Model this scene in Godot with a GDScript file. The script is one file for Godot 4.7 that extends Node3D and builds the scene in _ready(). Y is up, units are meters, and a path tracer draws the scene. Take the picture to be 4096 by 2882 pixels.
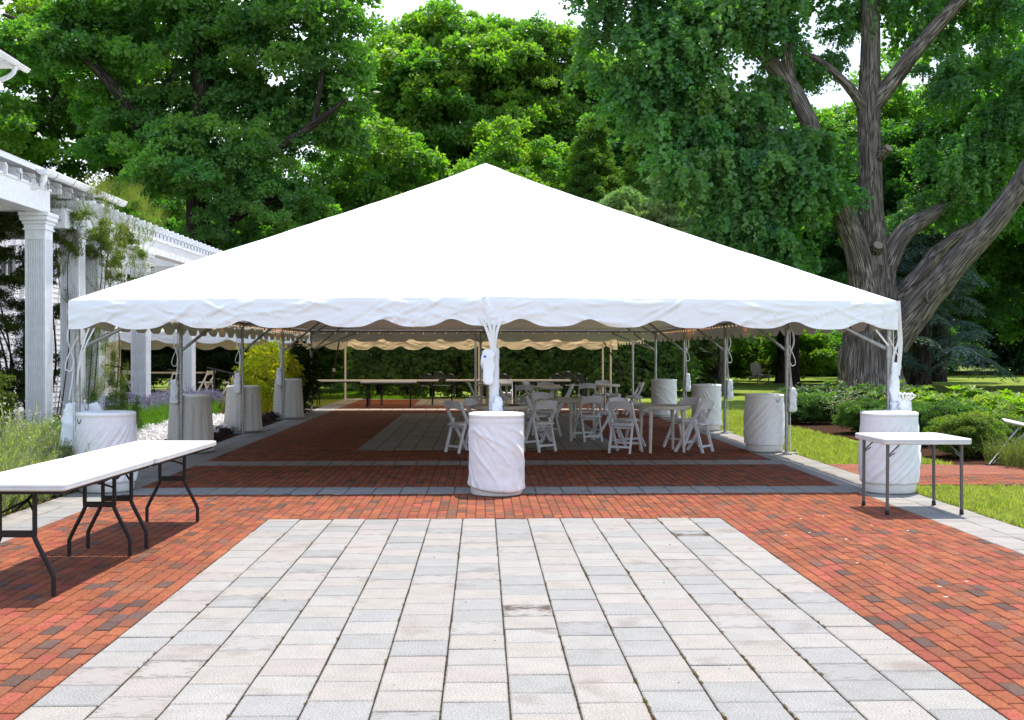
extends Node3D
# Frame tent on a brick and paver patio in a wooded garden. Metres, y up; the camera looks down -Z.

class MB:
	var v := PackedVector3Array()
	var n := PackedVector3Array()
	var uv := PackedVector2Array()
	var c := PackedColorArray()
	var idx := PackedInt32Array()
	var col := Color(1, 1, 1)
	var colored := false

	func vert(p: Vector3, nn: Vector3, t := Vector2.ZERO) -> int:
		v.append(p); n.append(nn); uv.append(t); c.append(col)
		return v.size() - 1

	func face(a: int, b: int, d: int, want: Vector3) -> void:
		if (v[d] - v[a]).cross(v[b] - v[a]).dot(want) < 0.0:
			idx.append(a); idx.append(d); idx.append(b)
		else:
			idx.append(a); idx.append(b); idx.append(d)

	func quad(a: Vector3, b: Vector3, d: Vector3, e: Vector3, want: Vector3) -> void:
		var nn := (d - a).cross(b - a)
		if nn.length() < 1e-9:
			nn = (e - a).cross(d - a)
		nn = nn.normalized()
		if nn.dot(want) < 0.0:
			nn = -nn
		var i := vert(a, nn, Vector2(0, 0)); vert(b, nn, Vector2(1, 0)); vert(d, nn, Vector2(1, 1)); vert(e, nn, Vector2(0, 1))
		face(i, i + 1, i + 2, nn); face(i, i + 2, i + 3, nn)

	func tri(a: Vector3, b: Vector3, d: Vector3, want: Vector3) -> void:
		var nn := (d - a).cross(b - a).normalized()
		if nn.dot(want) < 0.0:
			nn = -nn
		var i := vert(a, nn); vert(b, nn, Vector2(1, 0)); vert(d, nn, Vector2(1, 1))
		face(i, i + 1, i + 2, nn)

	# box with chamfered edges when bev > 0
	func box(at: Vector3, size: Vector3, bev := 0.0, bs := Basis.IDENTITY) -> void:
		var h := size * 0.5
		if bev <= 0.0:
			for ax in 3:
				for s in [-1.0, 1.0]:
					var u := Vector3.ZERO; var w := Vector3.ZERO; var nn := Vector3.ZERO
					nn[ax] = s; u[(ax + 1) % 3] = h[(ax + 1) % 3]; w[(ax + 2) % 3] = h[(ax + 2) % 3]
					var o := nn * h[ax]
					quad(at + bs * (o - u - w), at + bs * (o + u - w), at + bs * (o + u + w), at + bs * (o - u + w), bs * nn)
			return
		var k := h - Vector3(bev, bev, bev)
		for ax in 3:
			var a1 := (ax + 1) % 3
			var a2 := (ax + 2) % 3
			for s in [-1.0, 1.0]:
				var nn := Vector3.ZERO; nn[ax] = s
				var u := Vector3.ZERO; u[a1] = k[a1]
				var w := Vector3.ZERO; w[a2] = k[a2]
				var o := nn * h[ax]
				quad(at + bs * (o - u - w), at + bs * (o + u - w), at + bs * (o + u + w), at + bs * (o - u + w), bs * nn)
				for t in [-1.0, 1.0]:
					var p := Vector3.ZERO; p[ax] = s * h[ax]; p[a1] = t * k[a1]
					var q := Vector3.ZERO; q[ax] = s * k[ax]; q[a1] = t * h[a1]
					var dn := Vector3.ZERO; dn[ax] = s; dn[a1] = t
					quad(at + bs * (p - w), at + bs * (p + w), at + bs * (q + w), at + bs * (q - w), bs * dn)
		for sx in [-1.0, 1.0]:
			for sy in [-1.0, 1.0]:
				for sz in [-1.0, 1.0]:
					tri(at + bs * Vector3(sx * h.x, sy * k.y, sz * k.z), at + bs * Vector3(sx * k.x, sy * h.y, sz * k.z), at + bs * Vector3(sx * k.x, sy * k.y, sz * h.z), bs * Vector3(sx, sy, sz))

	# paver: bevelled top and four sides, no bottom (10 quads)
	func slab(x0: float, x1: float, z0: float, z1: float, y: float, bev: float, low: float, tilt := Vector2.ZERO) -> void:
		var cx := (x0 + x1) * 0.5
		var cz := (z0 + z1) * 0.5
		var yt := func(x: float, z: float) -> float: return y + (x - cx) * tilt.x + (z - cz) * tilt.y
		var o := [Vector2(x0, z0), Vector2(x1, z0), Vector2(x1, z1), Vector2(x0, z1)]
		var t: Array[Vector3] = []
		var m: Array[Vector3] = []
		var b: Array[Vector3] = []
		for p in o:
			var ix: float = p.x + (bev if p.x < cx else -bev)
			var iz: float = p.y + (bev if p.y < cz else -bev)
			t.append(Vector3(ix, yt.call(ix, iz), iz))
			m.append(Vector3(p.x, yt.call(p.x, p.y) - bev * 0.7, p.y))
			b.append(Vector3(p.x, low, p.y))
		quad(t[0], t[1], t[2], t[3], Vector3.UP)
		for i in 4:
			var j := (i + 1) % 4
			var out := (m[i] + m[j]) * 0.5 - Vector3(cx, y, cz)
			quad(t[i], t[j], m[j], m[i], out + Vector3.UP * 0.02)
			quad(m[i], m[j], b[j], b[i], Vector3(out.x, 0, out.z))

	func tube(pts: Array, rad: Array, sides := 10, cap := true, vscale := 1.0, uscale := 1.0) -> void:
		var count := pts.size()
		var d0: Vector3 = (pts[1] - pts[0]).normalized()
		var up := Vector3.UP if absf(d0.y) < 0.9 else Vector3.RIGHT
		var s := d0.cross(up).normalized()
		var length := 0.0
		var first := v.size()
		for i in count:
			var d: Vector3
			if i == 0:
				d = d0
			elif i == count - 1:
				d = (pts[i] - pts[i - 1]).normalized()
			else:
				d = ((pts[i + 1] - pts[i]).normalized() + (pts[i] - pts[i - 1]).normalized()).normalized()
			s = (s - d * s.dot(d)).normalized()
			var w := d.cross(s)
			if i > 0:
				length += (pts[i] - pts[i - 1]).length()
			for k in sides + 1:
				var a := TAU * k / sides
				var nn := s * cos(a) + w * sin(a)
				vert(pts[i] + nn * rad[i], nn, Vector2(uscale * k / sides, length * vscale))
		for i in count - 1:
			for k in sides:
				var a := first + i * (sides + 1) + k
				var b := a + sides + 1
				var nn := n[a] + n[a + 1]
				face(a, a + 1, b + 1, nn); face(a, b + 1, b, nn)
		if cap:
			for e in [0, count - 1]:
				var d: Vector3 = (pts[0] - pts[1]) if e == 0 else (pts[e] - pts[e - 1])
				d = d.normalized()
				var ci := vert(pts[e], d)
				for k in sides:
					vert(v[first + e * (sides + 1) + k], d)
				for k in sides:
					face(ci, ci + 1 + k, ci + 1 + (k + 1) % sides, d)

	func lathe(prof: Array, sides := 32, at := Vector3.ZERO) -> void:
		var first := v.size()
		var count := prof.size()
		for i in count:
			var a: Vector2 = prof[maxi(i - 1, 0)]
			var b: Vector2 = prof[mini(i + 1, count - 1)]
			var nr := b.y - a.y
			var ny := a.x - b.x
			for k in sides + 1:
				var t := TAU * k / sides
				var nn := Vector3(cos(t) * nr, ny, sin(t) * nr).normalized()
				vert(at + Vector3(cos(t) * prof[i].x, prof[i].y, sin(t) * prof[i].x), nn, Vector2(float(k) / sides, float(i) / count))
		for i in count - 1:
			for k in sides:
				var a := first + i * (sides + 1) + k
				var b := a + sides + 1
				var nn := n[a] + n[b + 1]
				face(a, a + 1, b + 1, nn); face(a, b + 1, b, nn)

	# sheet of (nu+1) x (nv+1) points from f(u, v), smooth normals turned towards want
	func grid(nu: int, nv: int, f: Callable, want: Callable, us := 1.0, vs := 1.0) -> void:
		var first := v.size()
		for j in nv + 1:
			for i in nu + 1:
				vert(f.call(float(i) / nu, float(j) / nv), Vector3.ZERO, Vector2(us * i / nu, vs * j / nv))
		var acc := PackedVector3Array()
		acc.resize((nu + 1) * (nv + 1))
		for j in nv:
			for i in nu:
				var a := j * (nu + 1) + i
				var q := [a, a + 1, a + nu + 2, a + nu + 1]
				var w: Vector3 = want.call((i + 0.5) / nu, (j + 0.5) / nv)
				var nn := (v[first + q[2]] - v[first + q[0]]).cross(v[first + q[1]] - v[first + q[0]])
				nn += (v[first + q[3]] - v[first + q[0]]).cross(v[first + q[2]] - v[first + q[0]])
				if nn.dot(w) < 0.0:
					nn = -nn
				for k in q:
					acc[k] += nn
				face(first + q[0], first + q[1], first + q[2], nn)
				face(first + q[0], first + q[2], first + q[3], nn)
		for k in acc.size():
			n[first + k] = acc[k].normalized()

	# a folded leaf of two triangles along axis d
	func leaf(p: Vector3, d: Vector3, nn: Vector3, l: float, w: float, fold := 0.25) -> void:
		var s := d.cross(nn).normalized()
		var m := s.cross(d).normalized()
		var mid := p + d * l * 0.5 - m * fold * w * 0.5
		var a := vert(p, m); vert(p + d * l * 0.55 + s * w * 0.5, (m - s * 0.3).normalized())
		vert(p + d * l, m); vert(p + d * l * 0.55 - s * w * 0.5, (m + s * 0.3).normalized())
		v[a] = p - m * 0.0
		face(a, a + 1, a + 2, m); face(a, a + 2, a + 3, m)

	# a rounder leaf of four triangles (ginkgo, rhododendron)
	func round_leaf(p: Vector3, d: Vector3, nn: Vector3, l: float, w: float, fan := 0.65) -> void:
		var s := d.cross(nn).normalized()
		var m := s.cross(d).normalized()
		var a := vert(p, m)
		vert(p + d * l * fan + s * w * 0.5 + m * w * 0.12, (m - s * 0.35).normalized())
		vert(p + d * l * 0.98 + s * w * 0.2, m)
		vert(p + d * l * 0.98 - s * w * 0.2, m)
		vert(p + d * l * fan - s * w * 0.5 + m * w * 0.12, (m + s * 0.35).normalized())
		face(a, a + 1, a + 2, m); face(a, a + 2, a + 3, m); face(a, a + 3, a + 4, m)

	func done() -> ArrayMesh:
		var arr := []
		arr.resize(Mesh.ARRAY_MAX)
		arr[Mesh.ARRAY_VERTEX] = v
		arr[Mesh.ARRAY_NORMAL] = n
		arr[Mesh.ARRAY_TEX_UV] = uv
		if colored:
			arr[Mesh.ARRAY_COLOR] = c
		arr[Mesh.ARRAY_INDEX] = idx
		var m := ArrayMesh.new()
		m.add_surface_from_arrays(Mesh.PRIMITIVE_TRIANGLES, arr)
		return m


var rng := RandomNumberGenerator.new()
var M := {}
var noise_a := FastNoiseLite.new()
var noise_r := FastNoiseLite.new()
var leafmesh := {}


func P(x: float, y: float, z: float) -> Vector3:
	return Vector3(x, y, -z)


func rf(a: float, b: float) -> float:
	return rng.randf_range(a, b)


func rdir() -> Vector3:
	var y := rf(-1, 1)
	var a := rf(0, TAU)
	var r := sqrt(1.0 - y * y)
	return Vector3(r * cos(a), y, r * sin(a))


func smooth_path(pts: Array, steps := 5) -> Array:
	var out := []
	for i in pts.size() - 1:
		var a: Vector3 = pts[maxi(i - 1, 0)]
		var d: Vector3 = pts[mini(i + 2, pts.size() - 1)]
		for k in steps:
			out.append(pts[i].cubic_interpolate(pts[i + 1], a, d, float(k) / steps))
	out.append(pts[-1])
	return out


func lerp_list(r: Array, count: int) -> Array:
	var out := []
	for i in count:
		var t := float(i) / (count - 1) * (r.size() - 1)
		var k := mini(int(t), r.size() - 2)
		out.append(lerpf(r[k], r[k + 1], t - k))
	return out


# ---- objects ----
func thing(called: String, label: String, category: String, at := Vector3.ZERO, turn := 0.0, group := "") -> Node3D:
	var o := Node3D.new()
	o.name = called
	add_child(o, true)
	o.position = at
	o.rotation.y = turn
	tag(o, label, category, group)
	return o


func tag(o: Node3D, label: String, category: String, group := "", kind := "") -> Node3D:
	o.set_meta("label", label)
	if category:
		o.set_meta("category", category)
	if group:
		o.set_meta("group", group)
	if kind:
		o.set_meta("kind", kind)
	return o


func put(called: String, m: Variant, material: Material, parent: Node3D = null, kind := "") -> MeshInstance3D:
	var o := MeshInstance3D.new()
	o.name = called
	o.mesh = m.done() if m is MB else m
	o.material_override = material
	(parent if parent else self).add_child(o, true)
	if kind:
		o.set_meta("kind", kind)
	return o


func many(called: String, mesh: Mesh, xf: Array, cols: Array, material: Material, parent: Node3D = null, kind := "stuff") -> MultiMeshInstance3D:
	var mm := MultiMesh.new()
	mm.transform_format = MultiMesh.TRANSFORM_3D
	mm.use_colors = cols.size() > 0
	mm.mesh = mesh
	mm.instance_count = xf.size()
	for i in xf.size():
		mm.set_instance_transform(i, xf[i])
		if cols.size() > 0:
			mm.set_instance_color(i, cols[i])
	var o := MultiMeshInstance3D.new()
	o.name = called
	o.multimesh = mm
	o.material_override = material
	(parent if parent else self).add_child(o, true)
	if kind:
		o.set_meta("kind", kind)
	return o


func copy(o: Node3D, at: Vector3, turn: float, label: String) -> Node3D:
	var r: Node3D = o.duplicate()
	add_child(r, true)
	r.position = at
	r.rotation.y = turn
	r.set_meta("label", label)
	return r


# ---- materials ----
func mat(lin: Color, rough := 0.8, spec := 0.5, metal := 0.0) -> StandardMaterial3D:
	var m := StandardMaterial3D.new()
	m.albedo_color = lin.linear_to_srgb()
	m.roughness = rough
	m.metallic_specular = spec
	m.metallic = metal
	m.cull_mode = BaseMaterial3D.CULL_DISABLED
	return m


func leaf_mat(back := Color(1.0, 1.15, 0.42), rough := 0.5) -> StandardMaterial3D:
	var m := mat(Color(1, 1, 1), rough, 0.35)
	m.vertex_color_use_as_albedo = true
	m.backlight_enabled = true
	m.backlight = back
	return m


func noise(kind: int, freq: float, octaves: int, sd: int) -> FastNoiseLite:
	var f := FastNoiseLite.new()
	f.noise_type = kind
	f.frequency = freq
	f.seed = sd
	f.fractal_octaves = octaves
	f.fractal_type = FastNoiseLite.FRACTAL_FBM if octaves > 1 else FastNoiseLite.FRACTAL_NONE
	return f


func tex(im: Image) -> ImageTexture:
	return ImageTexture.create_from_image(im)


# grey picture of a noise between lo and hi (sRGB values)
func grey(f: FastNoiseLite, size: int, lo: float, hi: float, contrast := 1.0) -> Image:
	var src := f.get_seamless_image(size, size)
	var im := Image.create(size, size, false, Image.FORMAT_RGB8)
	for y in size:
		for x in size:
			var t := clampf((src.get_pixel(x, y).r - 0.5) * contrast + 0.5, 0, 1)
			var g := lerpf(lo, hi, t)
			im.set_pixel(x, y, Color(g, g, g))
	return im


func world_tex(m: StandardMaterial3D, t: Texture2D, scale: float) -> StandardMaterial3D:
	m.albedo_texture = t
	m.uv1_triplanar = true
	m.uv1_world_triplanar = true
	m.uv1_scale = Vector3(scale, scale, scale)
	return m


func make_materials() -> void:
	# concrete pavers: fine aggregate, light and dark grains
	var sp := noise(FastNoiseLite.TYPE_SIMPLEX, 0.19, 2, 3).get_seamless_image(1024, 1024)
	var sl := noise(FastNoiseLite.TYPE_SIMPLEX_SMOOTH, 0.012, 3, 4).get_seamless_image(1024, 1024)
	var im := Image.create(1024, 1024, false, Image.FORMAT_RGB8)
	for y in 1024:
		for x in 1024:
			var a := sp.get_pixel(x, y).r - 0.5
			var b := sl.get_pixel(x, y).r - 0.5
			var g := clampf(0.86 + a * 0.34 + b * 0.06, 0.3, 1.0)
			im.set_pixel(x, y, Color(g, g, g * 0.995))
	var t_con := tex(im)
	# soft stains, mostly clean
	var st := noise(FastNoiseLite.TYPE_SIMPLEX_SMOOTH, 0.014, 4, 9).get_seamless_image(512, 512)
	var im2 := Image.create(512, 512, false, Image.FORMAT_RGB8)
	for y in 512:
		for x in 512:
			var a := clampf((st.get_pixel(x, y).r - 0.70) * 5.0, 0, 1)
			im2.set_pixel(x, y, Color(1, 1, 1).lerp(Color(0.86, 0.83, 0.81), a * 0.6))
	var t_st := tex(im2)
	var con := mat(Color(1, 1, 1), 0.9, 0.3)
	con.vertex_color_use_as_albedo = true
	world_tex(con, t_con, 0.42)
	con.heightmap_enabled = true
	con.heightmap_texture = t_con
	con.heightmap_scale = 0.35
	con.detail_enabled = true
	con.detail_albedo = t_st
	con.detail_blend_mode = BaseMaterial3D.BLEND_MODE_MUL
	con.detail_uv_layer = BaseMaterial3D.DETAIL_UV_2
	con.uv2_triplanar = true
	con.uv2_world_triplanar = true
	con.uv2_scale = Vector3(0.23, 0.23, 0.23)
	M.paver = con
	# three dirty tiles: rust and soot that gathers along the edges of one paver
	for k in 3:
		var dn := noise(FastNoiseLite.TYPE_SIMPLEX, 0.035, 4, 80 + k)
		var fine := noise(FastNoiseLite.TYPE_SIMPLEX, 0.3, 2, 90 + k)
		var di := Image.create(128, 128, false, Image.FORMAT_RGB8)
		for y in 128:
			for x in 128:
				var ex := minf(x, 127 - x) / 64.0
				var ey := minf(y, 127 - y) / 64.0
				var e := 1.0 - minf(ex, ey) * (1.6 if k == 0 else 1.1)
				var band := exp(-pow((y - 88.0) / 26.0, 2.0)) if k == 2 else 0.0
				var a := clampf((dn.get_noise_2d(x * 0.6, y * 2.2) * 0.9 + e * 0.75 + band * 0.9 - 0.62) * 1.7, 0, 1)
				var g := clampf(0.86 + fine.get_noise_2d(x, y) * 0.2, 0, 1)
				di.set_pixel(x, y, Color(g, g, g).lerp(Color(0.56, 0.49, 0.45) * g, a * (0.95 if k == 2 else (0.75 if k == 0 else 0.4))))
		var dm := mat(Color(1, 1, 1), 0.9, 0.3)
		dm.vertex_color_use_as_albedo = true
		dm.albedo_texture = tex(di)
		M["paver_dirty%d" % k] = dm
	# brick: grain plus chalky bloom
	var t_br := tex(grey(noise(FastNoiseLite.TYPE_SIMPLEX, 0.05, 4, 21), 512, 0.80, 1.0, 1.4))
	var br := mat(Color(1, 1, 1), 0.88, 0.3)
	br.vertex_color_use_as_albedo = true
	world_tex(br, t_br, 1.3)
	br.heightmap_enabled = true
	br.heightmap_texture = t_br
	br.heightmap_scale = 0.2
	br.detail_enabled = true
	var im3 := Image.create(512, 512, false, Image.FORMAT_RGB8)
	var st3 := noise(FastNoiseLite.TYPE_SIMPLEX_SMOOTH, 0.01, 5, 19).get_seamless_image(512, 512)
	for y in 512:
		for x in 512:
			var a := clampf((st3.get_pixel(x, y).r - 0.5) * 2.2 + 0.5, 0, 1)
			im3.set_pixel(x, y, Color(0.93, 0.91, 0.90).lerp(Color(1, 1, 1), a))
	br.detail_albedo = tex(im3)
	br.detail_blend_mode = BaseMaterial3D.BLEND_MODE_MUL
	br.detail_uv_layer = BaseMaterial3D.DETAIL_UV_2
	br.uv2_triplanar = true
	br.uv2_world_triplanar = true
	br.uv2_scale = Vector3(0.31, 0.31, 0.31)
	M.brick = br
	var t_soil := tex(grey(noise(FastNoiseLite.TYPE_SIMPLEX, 0.08, 4, 31), 256, 0.45, 1.0, 1.6))
	M.joint = world_tex(mat(Color(0.13, 0.085, 0.06), 1.0, 0.1), t_soil, 2.0)
	M.joint_dark = world_tex(mat(Color(0.085, 0.07, 0.052), 1.0, 0.1), t_soil, 2.0)
	M.soil = world_tex(mat(Color(0.085, 0.045, 0.028), 1.0, 0.1), t_soil, 1.2)
	# lawn
	var gl := noise(FastNoiseLite.TYPE_SIMPLEX, 0.12, 3, 41).get_seamless_image(512, 512)
	var gb := noise(FastNoiseLite.TYPE_SIMPLEX_SMOOTH, 0.01, 3, 43).get_seamless_image(512, 512)
	var im4 := Image.create(512, 512, false, Image.FORMAT_RGB8)
	for y in 512:
		for x in 512:
			var a := clampf(gl.get_pixel(x, y).r * 1.5 - 0.25, 0, 1)
			var b := gb.get_pixel(x, y).r
			var cc := Color(0.31, 0.38, 0.145).lerp(Color(0.49, 0.56, 0.23), a)
			im4.set_pixel(x, y, cc.lerp(Color(0.66, 0.68, 0.38), clampf((b - 0.5) * 1.4, 0, 0.5)))
	M.lawn = world_tex(mat(Color(1, 1, 1), 0.95, 0.15), tex(im4), 0.35)
	# fabrics
	var t_cl := tex(grey(noise(FastNoiseLite.TYPE_SIMPLEX_SMOOTH, 0.02, 5, 51), 512, 0.95, 1.0, 1.4))
	M.vinyl = mat(Color(0.78, 0.78, 0.79), 0.42, 0.4)
	M.vinyl.backlight_enabled = true
	M.vinyl.backlight = Color(0.10, 0.085, 0.07)
	M.cover = world_tex(mat(Color(0.80, 0.79, 0.79), 0.62, 0.35), t_cl, 1.1)
	M.cover.backlight_enabled = true
	M.cover.backlight = Color(0.3, 0.3, 0.29)
	M.strap = mat(Color(0.72, 0.71, 0.68), 0.8)
	M.cream = mat(Color(0.70, 0.66, 0.58), 0.55, 0.35)
	M.cream.backlight_enabled = true
	M.cream.backlight = Color(0.95, 0.83, 0.66)
	M.tan_post = mat(Color(0.58, 0.52, 0.42), 0.6, 0.3)
	M.wallbag = mat(Color(0.74, 0.75, 0.77), 0.5, 0.4)
	M.barrel = world_tex(mat(Color(0.66, 0.65, 0.60), 0.5, 0.4), t_cl, 0.9)
	M.lid = world_tex(mat(Color(0.80, 0.78, 0.74), 0.45, 0.45), t_cl, 0.8)
	M.pipe = mat(Color(0.42, 0.42, 0.41), 0.42, 0.5, 0.75)
	var t_met := tex(grey(noise(FastNoiseLite.TYPE_SIMPLEX, 0.03, 4, 61), 256, 0.82, 1.0, 1.4))
	world_tex(M.pipe, t_met, 1.6)
	M.iron = mat(Color(0.012, 0.012, 0.015), 0.35, 0.5)
	M.leg = mat(Color(0.022, 0.017, 0.017), 0.45, 0.3)
	M.rubber = mat(Color(0.012, 0.012, 0.012), 0.7)
	M.greyleg = mat(Color(0.10, 0.09, 0.09), 0.4, 0.5)
	M.plastic = world_tex(mat(Color(0.62, 0.61, 0.595), 0.5, 0.4), t_cl, 0.7)
	M.resin = world_tex(mat(Color(0.69, 0.69, 0.71), 0.4, 0.45), t_cl, 1.7)
	M.paint = world_tex(mat(Color(0.87, 0.87, 0.87), 0.45, 0.4), t_cl, 0.6)
	M.tabletop = world_tex(mat(Color(0.58, 0.54, 0.48), 0.45, 0.4), t_cl, 1.0)
	M.blue = mat(Color(0.02, 0.12, 0.5), 0.6)
	M.glass = mat(Color(0.02, 0.025, 0.03), 0.08, 0.5)
	M.shingle = world_tex(mat(Color(0.05, 0.048, 0.05), 0.9, 0.2), t_soil, 1.5)
	M.stone = world_tex(mat(Color(0.50, 0.42, 0.36), 0.9, 0.2), t_con, 0.5)
	M.wood = world_tex(mat(Color(0.30, 0.26, 0.22), 0.8, 0.3), t_met, 2.0)
	M.wire = mat(Color(0.02, 0.02, 0.02), 0.6)
	M.bulb = mat(Color(1.0, 0.75, 0.5), 0.5)
	M.bulb.emission_enabled = true
	M.bulb.emission = Color(1.0, 0.72, 0.48)
	M.bulb.emission_energy_multiplier = 0.75
	M.clearbulb = mat(Color(0.25, 0.25, 0.26), 0.15)
	M.debris = mat(Color(0.025, 0.018, 0.014), 0.9)
	# bark: long ridges in v
	var w := 256
	var nb := noise(FastNoiseLite.TYPE_SIMPLEX, 0.03, 4, 71)
	nb.fractal_type = FastNoiseLite.FRACTAL_RIDGED
	var im5 := Image.create(w, w * 2, false, Image.FORMAT_RGB8)
	for y in w * 2:
		for x in w:
			# wrap both ways by walking circles in 4 dimensions folded to 3
			var ax := TAU * x / w
			var ay := TAU * y / (w * 2)
			var q := nb.get_noise_3d(cos(ax) * 90.0 + sin(ay) * 8.0, sin(ax) * 90.0, cos(ay) * 24.0)
			var g := clampf(0.72 - q * 0.52, 0.14, 1.0)
			im5.set_pixel(x, y, Color(g, g * 0.985, g * 0.965))
	var t_bark := tex(im5)
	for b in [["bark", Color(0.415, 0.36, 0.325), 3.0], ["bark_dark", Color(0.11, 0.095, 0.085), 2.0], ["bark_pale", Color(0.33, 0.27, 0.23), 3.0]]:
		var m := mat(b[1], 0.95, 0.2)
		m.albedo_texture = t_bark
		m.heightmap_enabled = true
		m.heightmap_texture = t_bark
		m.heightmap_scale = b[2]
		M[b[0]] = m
	M.endgrain = mat(Color(0.24, 0.19, 0.15), 0.9, 0.2)
	# leaves; the colours come from the copies
	M.leaf = leaf_mat()
	M.leaf.roughness = 0.42
	M.leaf.metallic_specular = 0.45
	M.needle = leaf_mat(Color(0.7, 0.85, 0.45), 0.6)
	M.petal = leaf_mat(Color(0.7, 0.7, 0.7), 0.7)


# ---- leaf clusters, unit radius, shared by all plants ----
func cluster(kind: String, k: int) -> ArrayMesh:
	var key := kind + str(k)
	if leafmesh.has(key):
		return leafmesh[key]
	rng.seed = hash(key)
	var m := MB.new()
	match kind:
		"broad", "fine":  # a rounded bough: leaves on several bumps
			var bumps := []
			for i in 11:
				var d := rdir()
				d.y = absf(d.y) * 1.1 - 0.3
				bumps.append([d * rf(0.5, 0.8), rf(0.22, 0.36)])
			var count := 640 if kind == "broad" else 950
			var l := 0.17 if kind == "broad" else 0.115
			for i in count:
				var b: Array = bumps[rng.randi() % bumps.size()]
				var d := rdir()
				if d.y < -0.15:
					d.y = -d.y
				var p: Vector3 = b[0] + d * b[1] * rf(0.7, 1.05)
				var nn := (d * 0.75 + Vector3.UP * 0.45 + rdir() * 0.6).normalized()
				var ax := (rdir() + d * 0.6 + Vector3.DOWN * 0.25).normalized()
				m.leaf(p, ax, nn, l * rf(0.7, 1.3), l * rf(0.5, 0.8))
		"drape":  # ginkgo: leafy shoots that arch out and hang
			for sh in 15:
				var a := rf(0, TAU)
				var out := Vector3(cos(a), 0, sin(a))
				var rise := rf(-0.15, 0.4)
				var reach := rf(0.4, 1.1)
				var drop := rf(0.2, 1.05)
				for i in 46:
					var t := (i + rf(0, 1)) / 46.0
					var p := out * reach * sin(t * 1.6) + Vector3.UP * (rise * sin(t * PI) - drop * t * t) + rdir() * 0.09
					var nn := (rdir() * 0.6 + out * 0.45 + Vector3.UP * 0.6).normalized()
					m.round_leaf(p, (Vector3.DOWN * 0.7 + rdir() * 0.8).normalized(), nn, rf(0.10, 0.155), rf(0.12, 0.18))
		"pine":  # soft tufts of needles
			for tuft in 26:
				var d := rdir()
				d.y = absf(d.y) * 0.9 - 0.1
				var p0 := d * rf(0.35, 0.8)
				for i in 52:
					var nd := (rdir() + d * 0.7 + Vector3.UP * 0.5).normalized()
					m.leaf(p0, nd, rdir(), rf(0.2, 0.34), 0.04, 0.0)
		"spray":  # flat drooping conifer branchlets
			for br in 9:
				var a := TAU * br / 9.0 + rf(-0.2, 0.2)
				var out := Vector3(cos(a), 0, sin(a))
				for i in 60:
					var t := i / 60.0
					var p := out * t * 0.95 + Vector3.DOWN * (0.1 + 0.45 * t * t)
					var side := out.cross(Vector3.UP) * (1.0 if i % 2 else -1.0)
					var nd := (side * 0.9 + out * 0.6 + Vector3.DOWN * rf(0.0, 0.7)).normalized()
					m.leaf(p + rdir() * 0.03, nd, (Vector3.UP + rdir() * 0.4).normalized(), rf(0.12, 0.28), 0.045, 0.1)
		"scale":  # arborvitae: upright fans of scale leaves
			for fan in 34:
				var d := rdir()
				var p0 := d * rf(0.2, 0.75)
				var nn := rdir(); nn.y *= 0.2; nn = nn.normalized()
				var up := (Vector3.UP + d * 0.5 + rdir() * 0.3).normalized()
				var s := up.cross(nn).normalized()
				for i in 15:
					var q := rf(-1, 1)
					m.leaf(p0 + s * q * 0.06, (up + s * q * 0.9).normalized(), (nn + rdir() * 0.3).normalized(), rf(0.12, 0.24), 0.05, 0.1)
		"whorl":  # rhododendron: whorls of long leaves
			for wh in 12:
				var d := rdir()
				d.y = absf(d.y)
				var p0 := d * rf(0.45, 0.95)
				var up := (Vector3.UP + d * 0.6).normalized()
				for i in 9:
					var a := TAU * i / 9.0 + rf(-0.2, 0.2)
					var s := up.cross(Vector3(0.3, 0.2, 0.9)).normalized()
					var o := (s * cos(a) + up.cross(s) * sin(a)) + up * rf(-0.1, 0.7)
					m.round_leaf(p0, o.normalized(), (up + rdir() * 0.2).normalized(), rf(0.3, 0.44), rf(0.12, 0.17), 0.55)
		"wisp":  # feathery stems with small leaves and pale florets at the tips
			for s in 16:
				var lean := Vector3(rf(-0.5, 0.5), 1.0, rf(-0.5, 0.5)).normalized()
				var h := rf(0.6, 1.1)
				var bend := Vector3(rf(-0.25, 0.25), 0, rf(-0.25, 0.25))
				var root := Vector3(rf(-0.15, 0.15), 0, rf(-0.15, 0.15))
				for i in 26:
					var t := (i + rf(0, 1)) / 26.0
					var p := root + lean * h * t + bend * t * t
					m.leaf(p, (lean + rdir() * 0.9).normalized(), rdir(), rf(0.05, 0.13), 0.014, 0.0)
				for i in 7:
					var t := i / 7.0
					var p := root + lean * h * t + bend * t * t
					m.leaf(p, lean, Vector3(0.3, 0, 1), h / 6.0, 0.01, 0.0)
		"floret":
			for s in 20:
				var p := Vector3(rf(-0.4, 0.4), rf(0.55, 1.05), rf(-0.4, 0.4))
				for i in 4:
					m.leaf(p, rdir(), (Vector3.UP + rdir()).normalized(), 0.022, 0.02)
		"spike":  # lavender heads
			for s in 14:
				var b := Vector3(rf(-0.3, 0.3), rf(0.5, 0.8), rf(-0.3, 0.3))
				for i in 12:
					m.leaf(b + Vector3.UP * i * 0.025, (rdir() + Vector3.UP * 0.4).normalized(), rdir(), 0.06, 0.04)
		"tuft":  # lawn blades
			for i in 16:
				var b := Vector3(rf(-0.5, 0.5), 0, rf(-0.5, 0.5))
				m.leaf(b, (Vector3.UP + rdir() * 0.55).normalized(), Vector3(rf(-1, 1), 0.4, rf(-1, 1)).normalized(), rf(0.5, 1.0), 0.09, 0.1)
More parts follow.
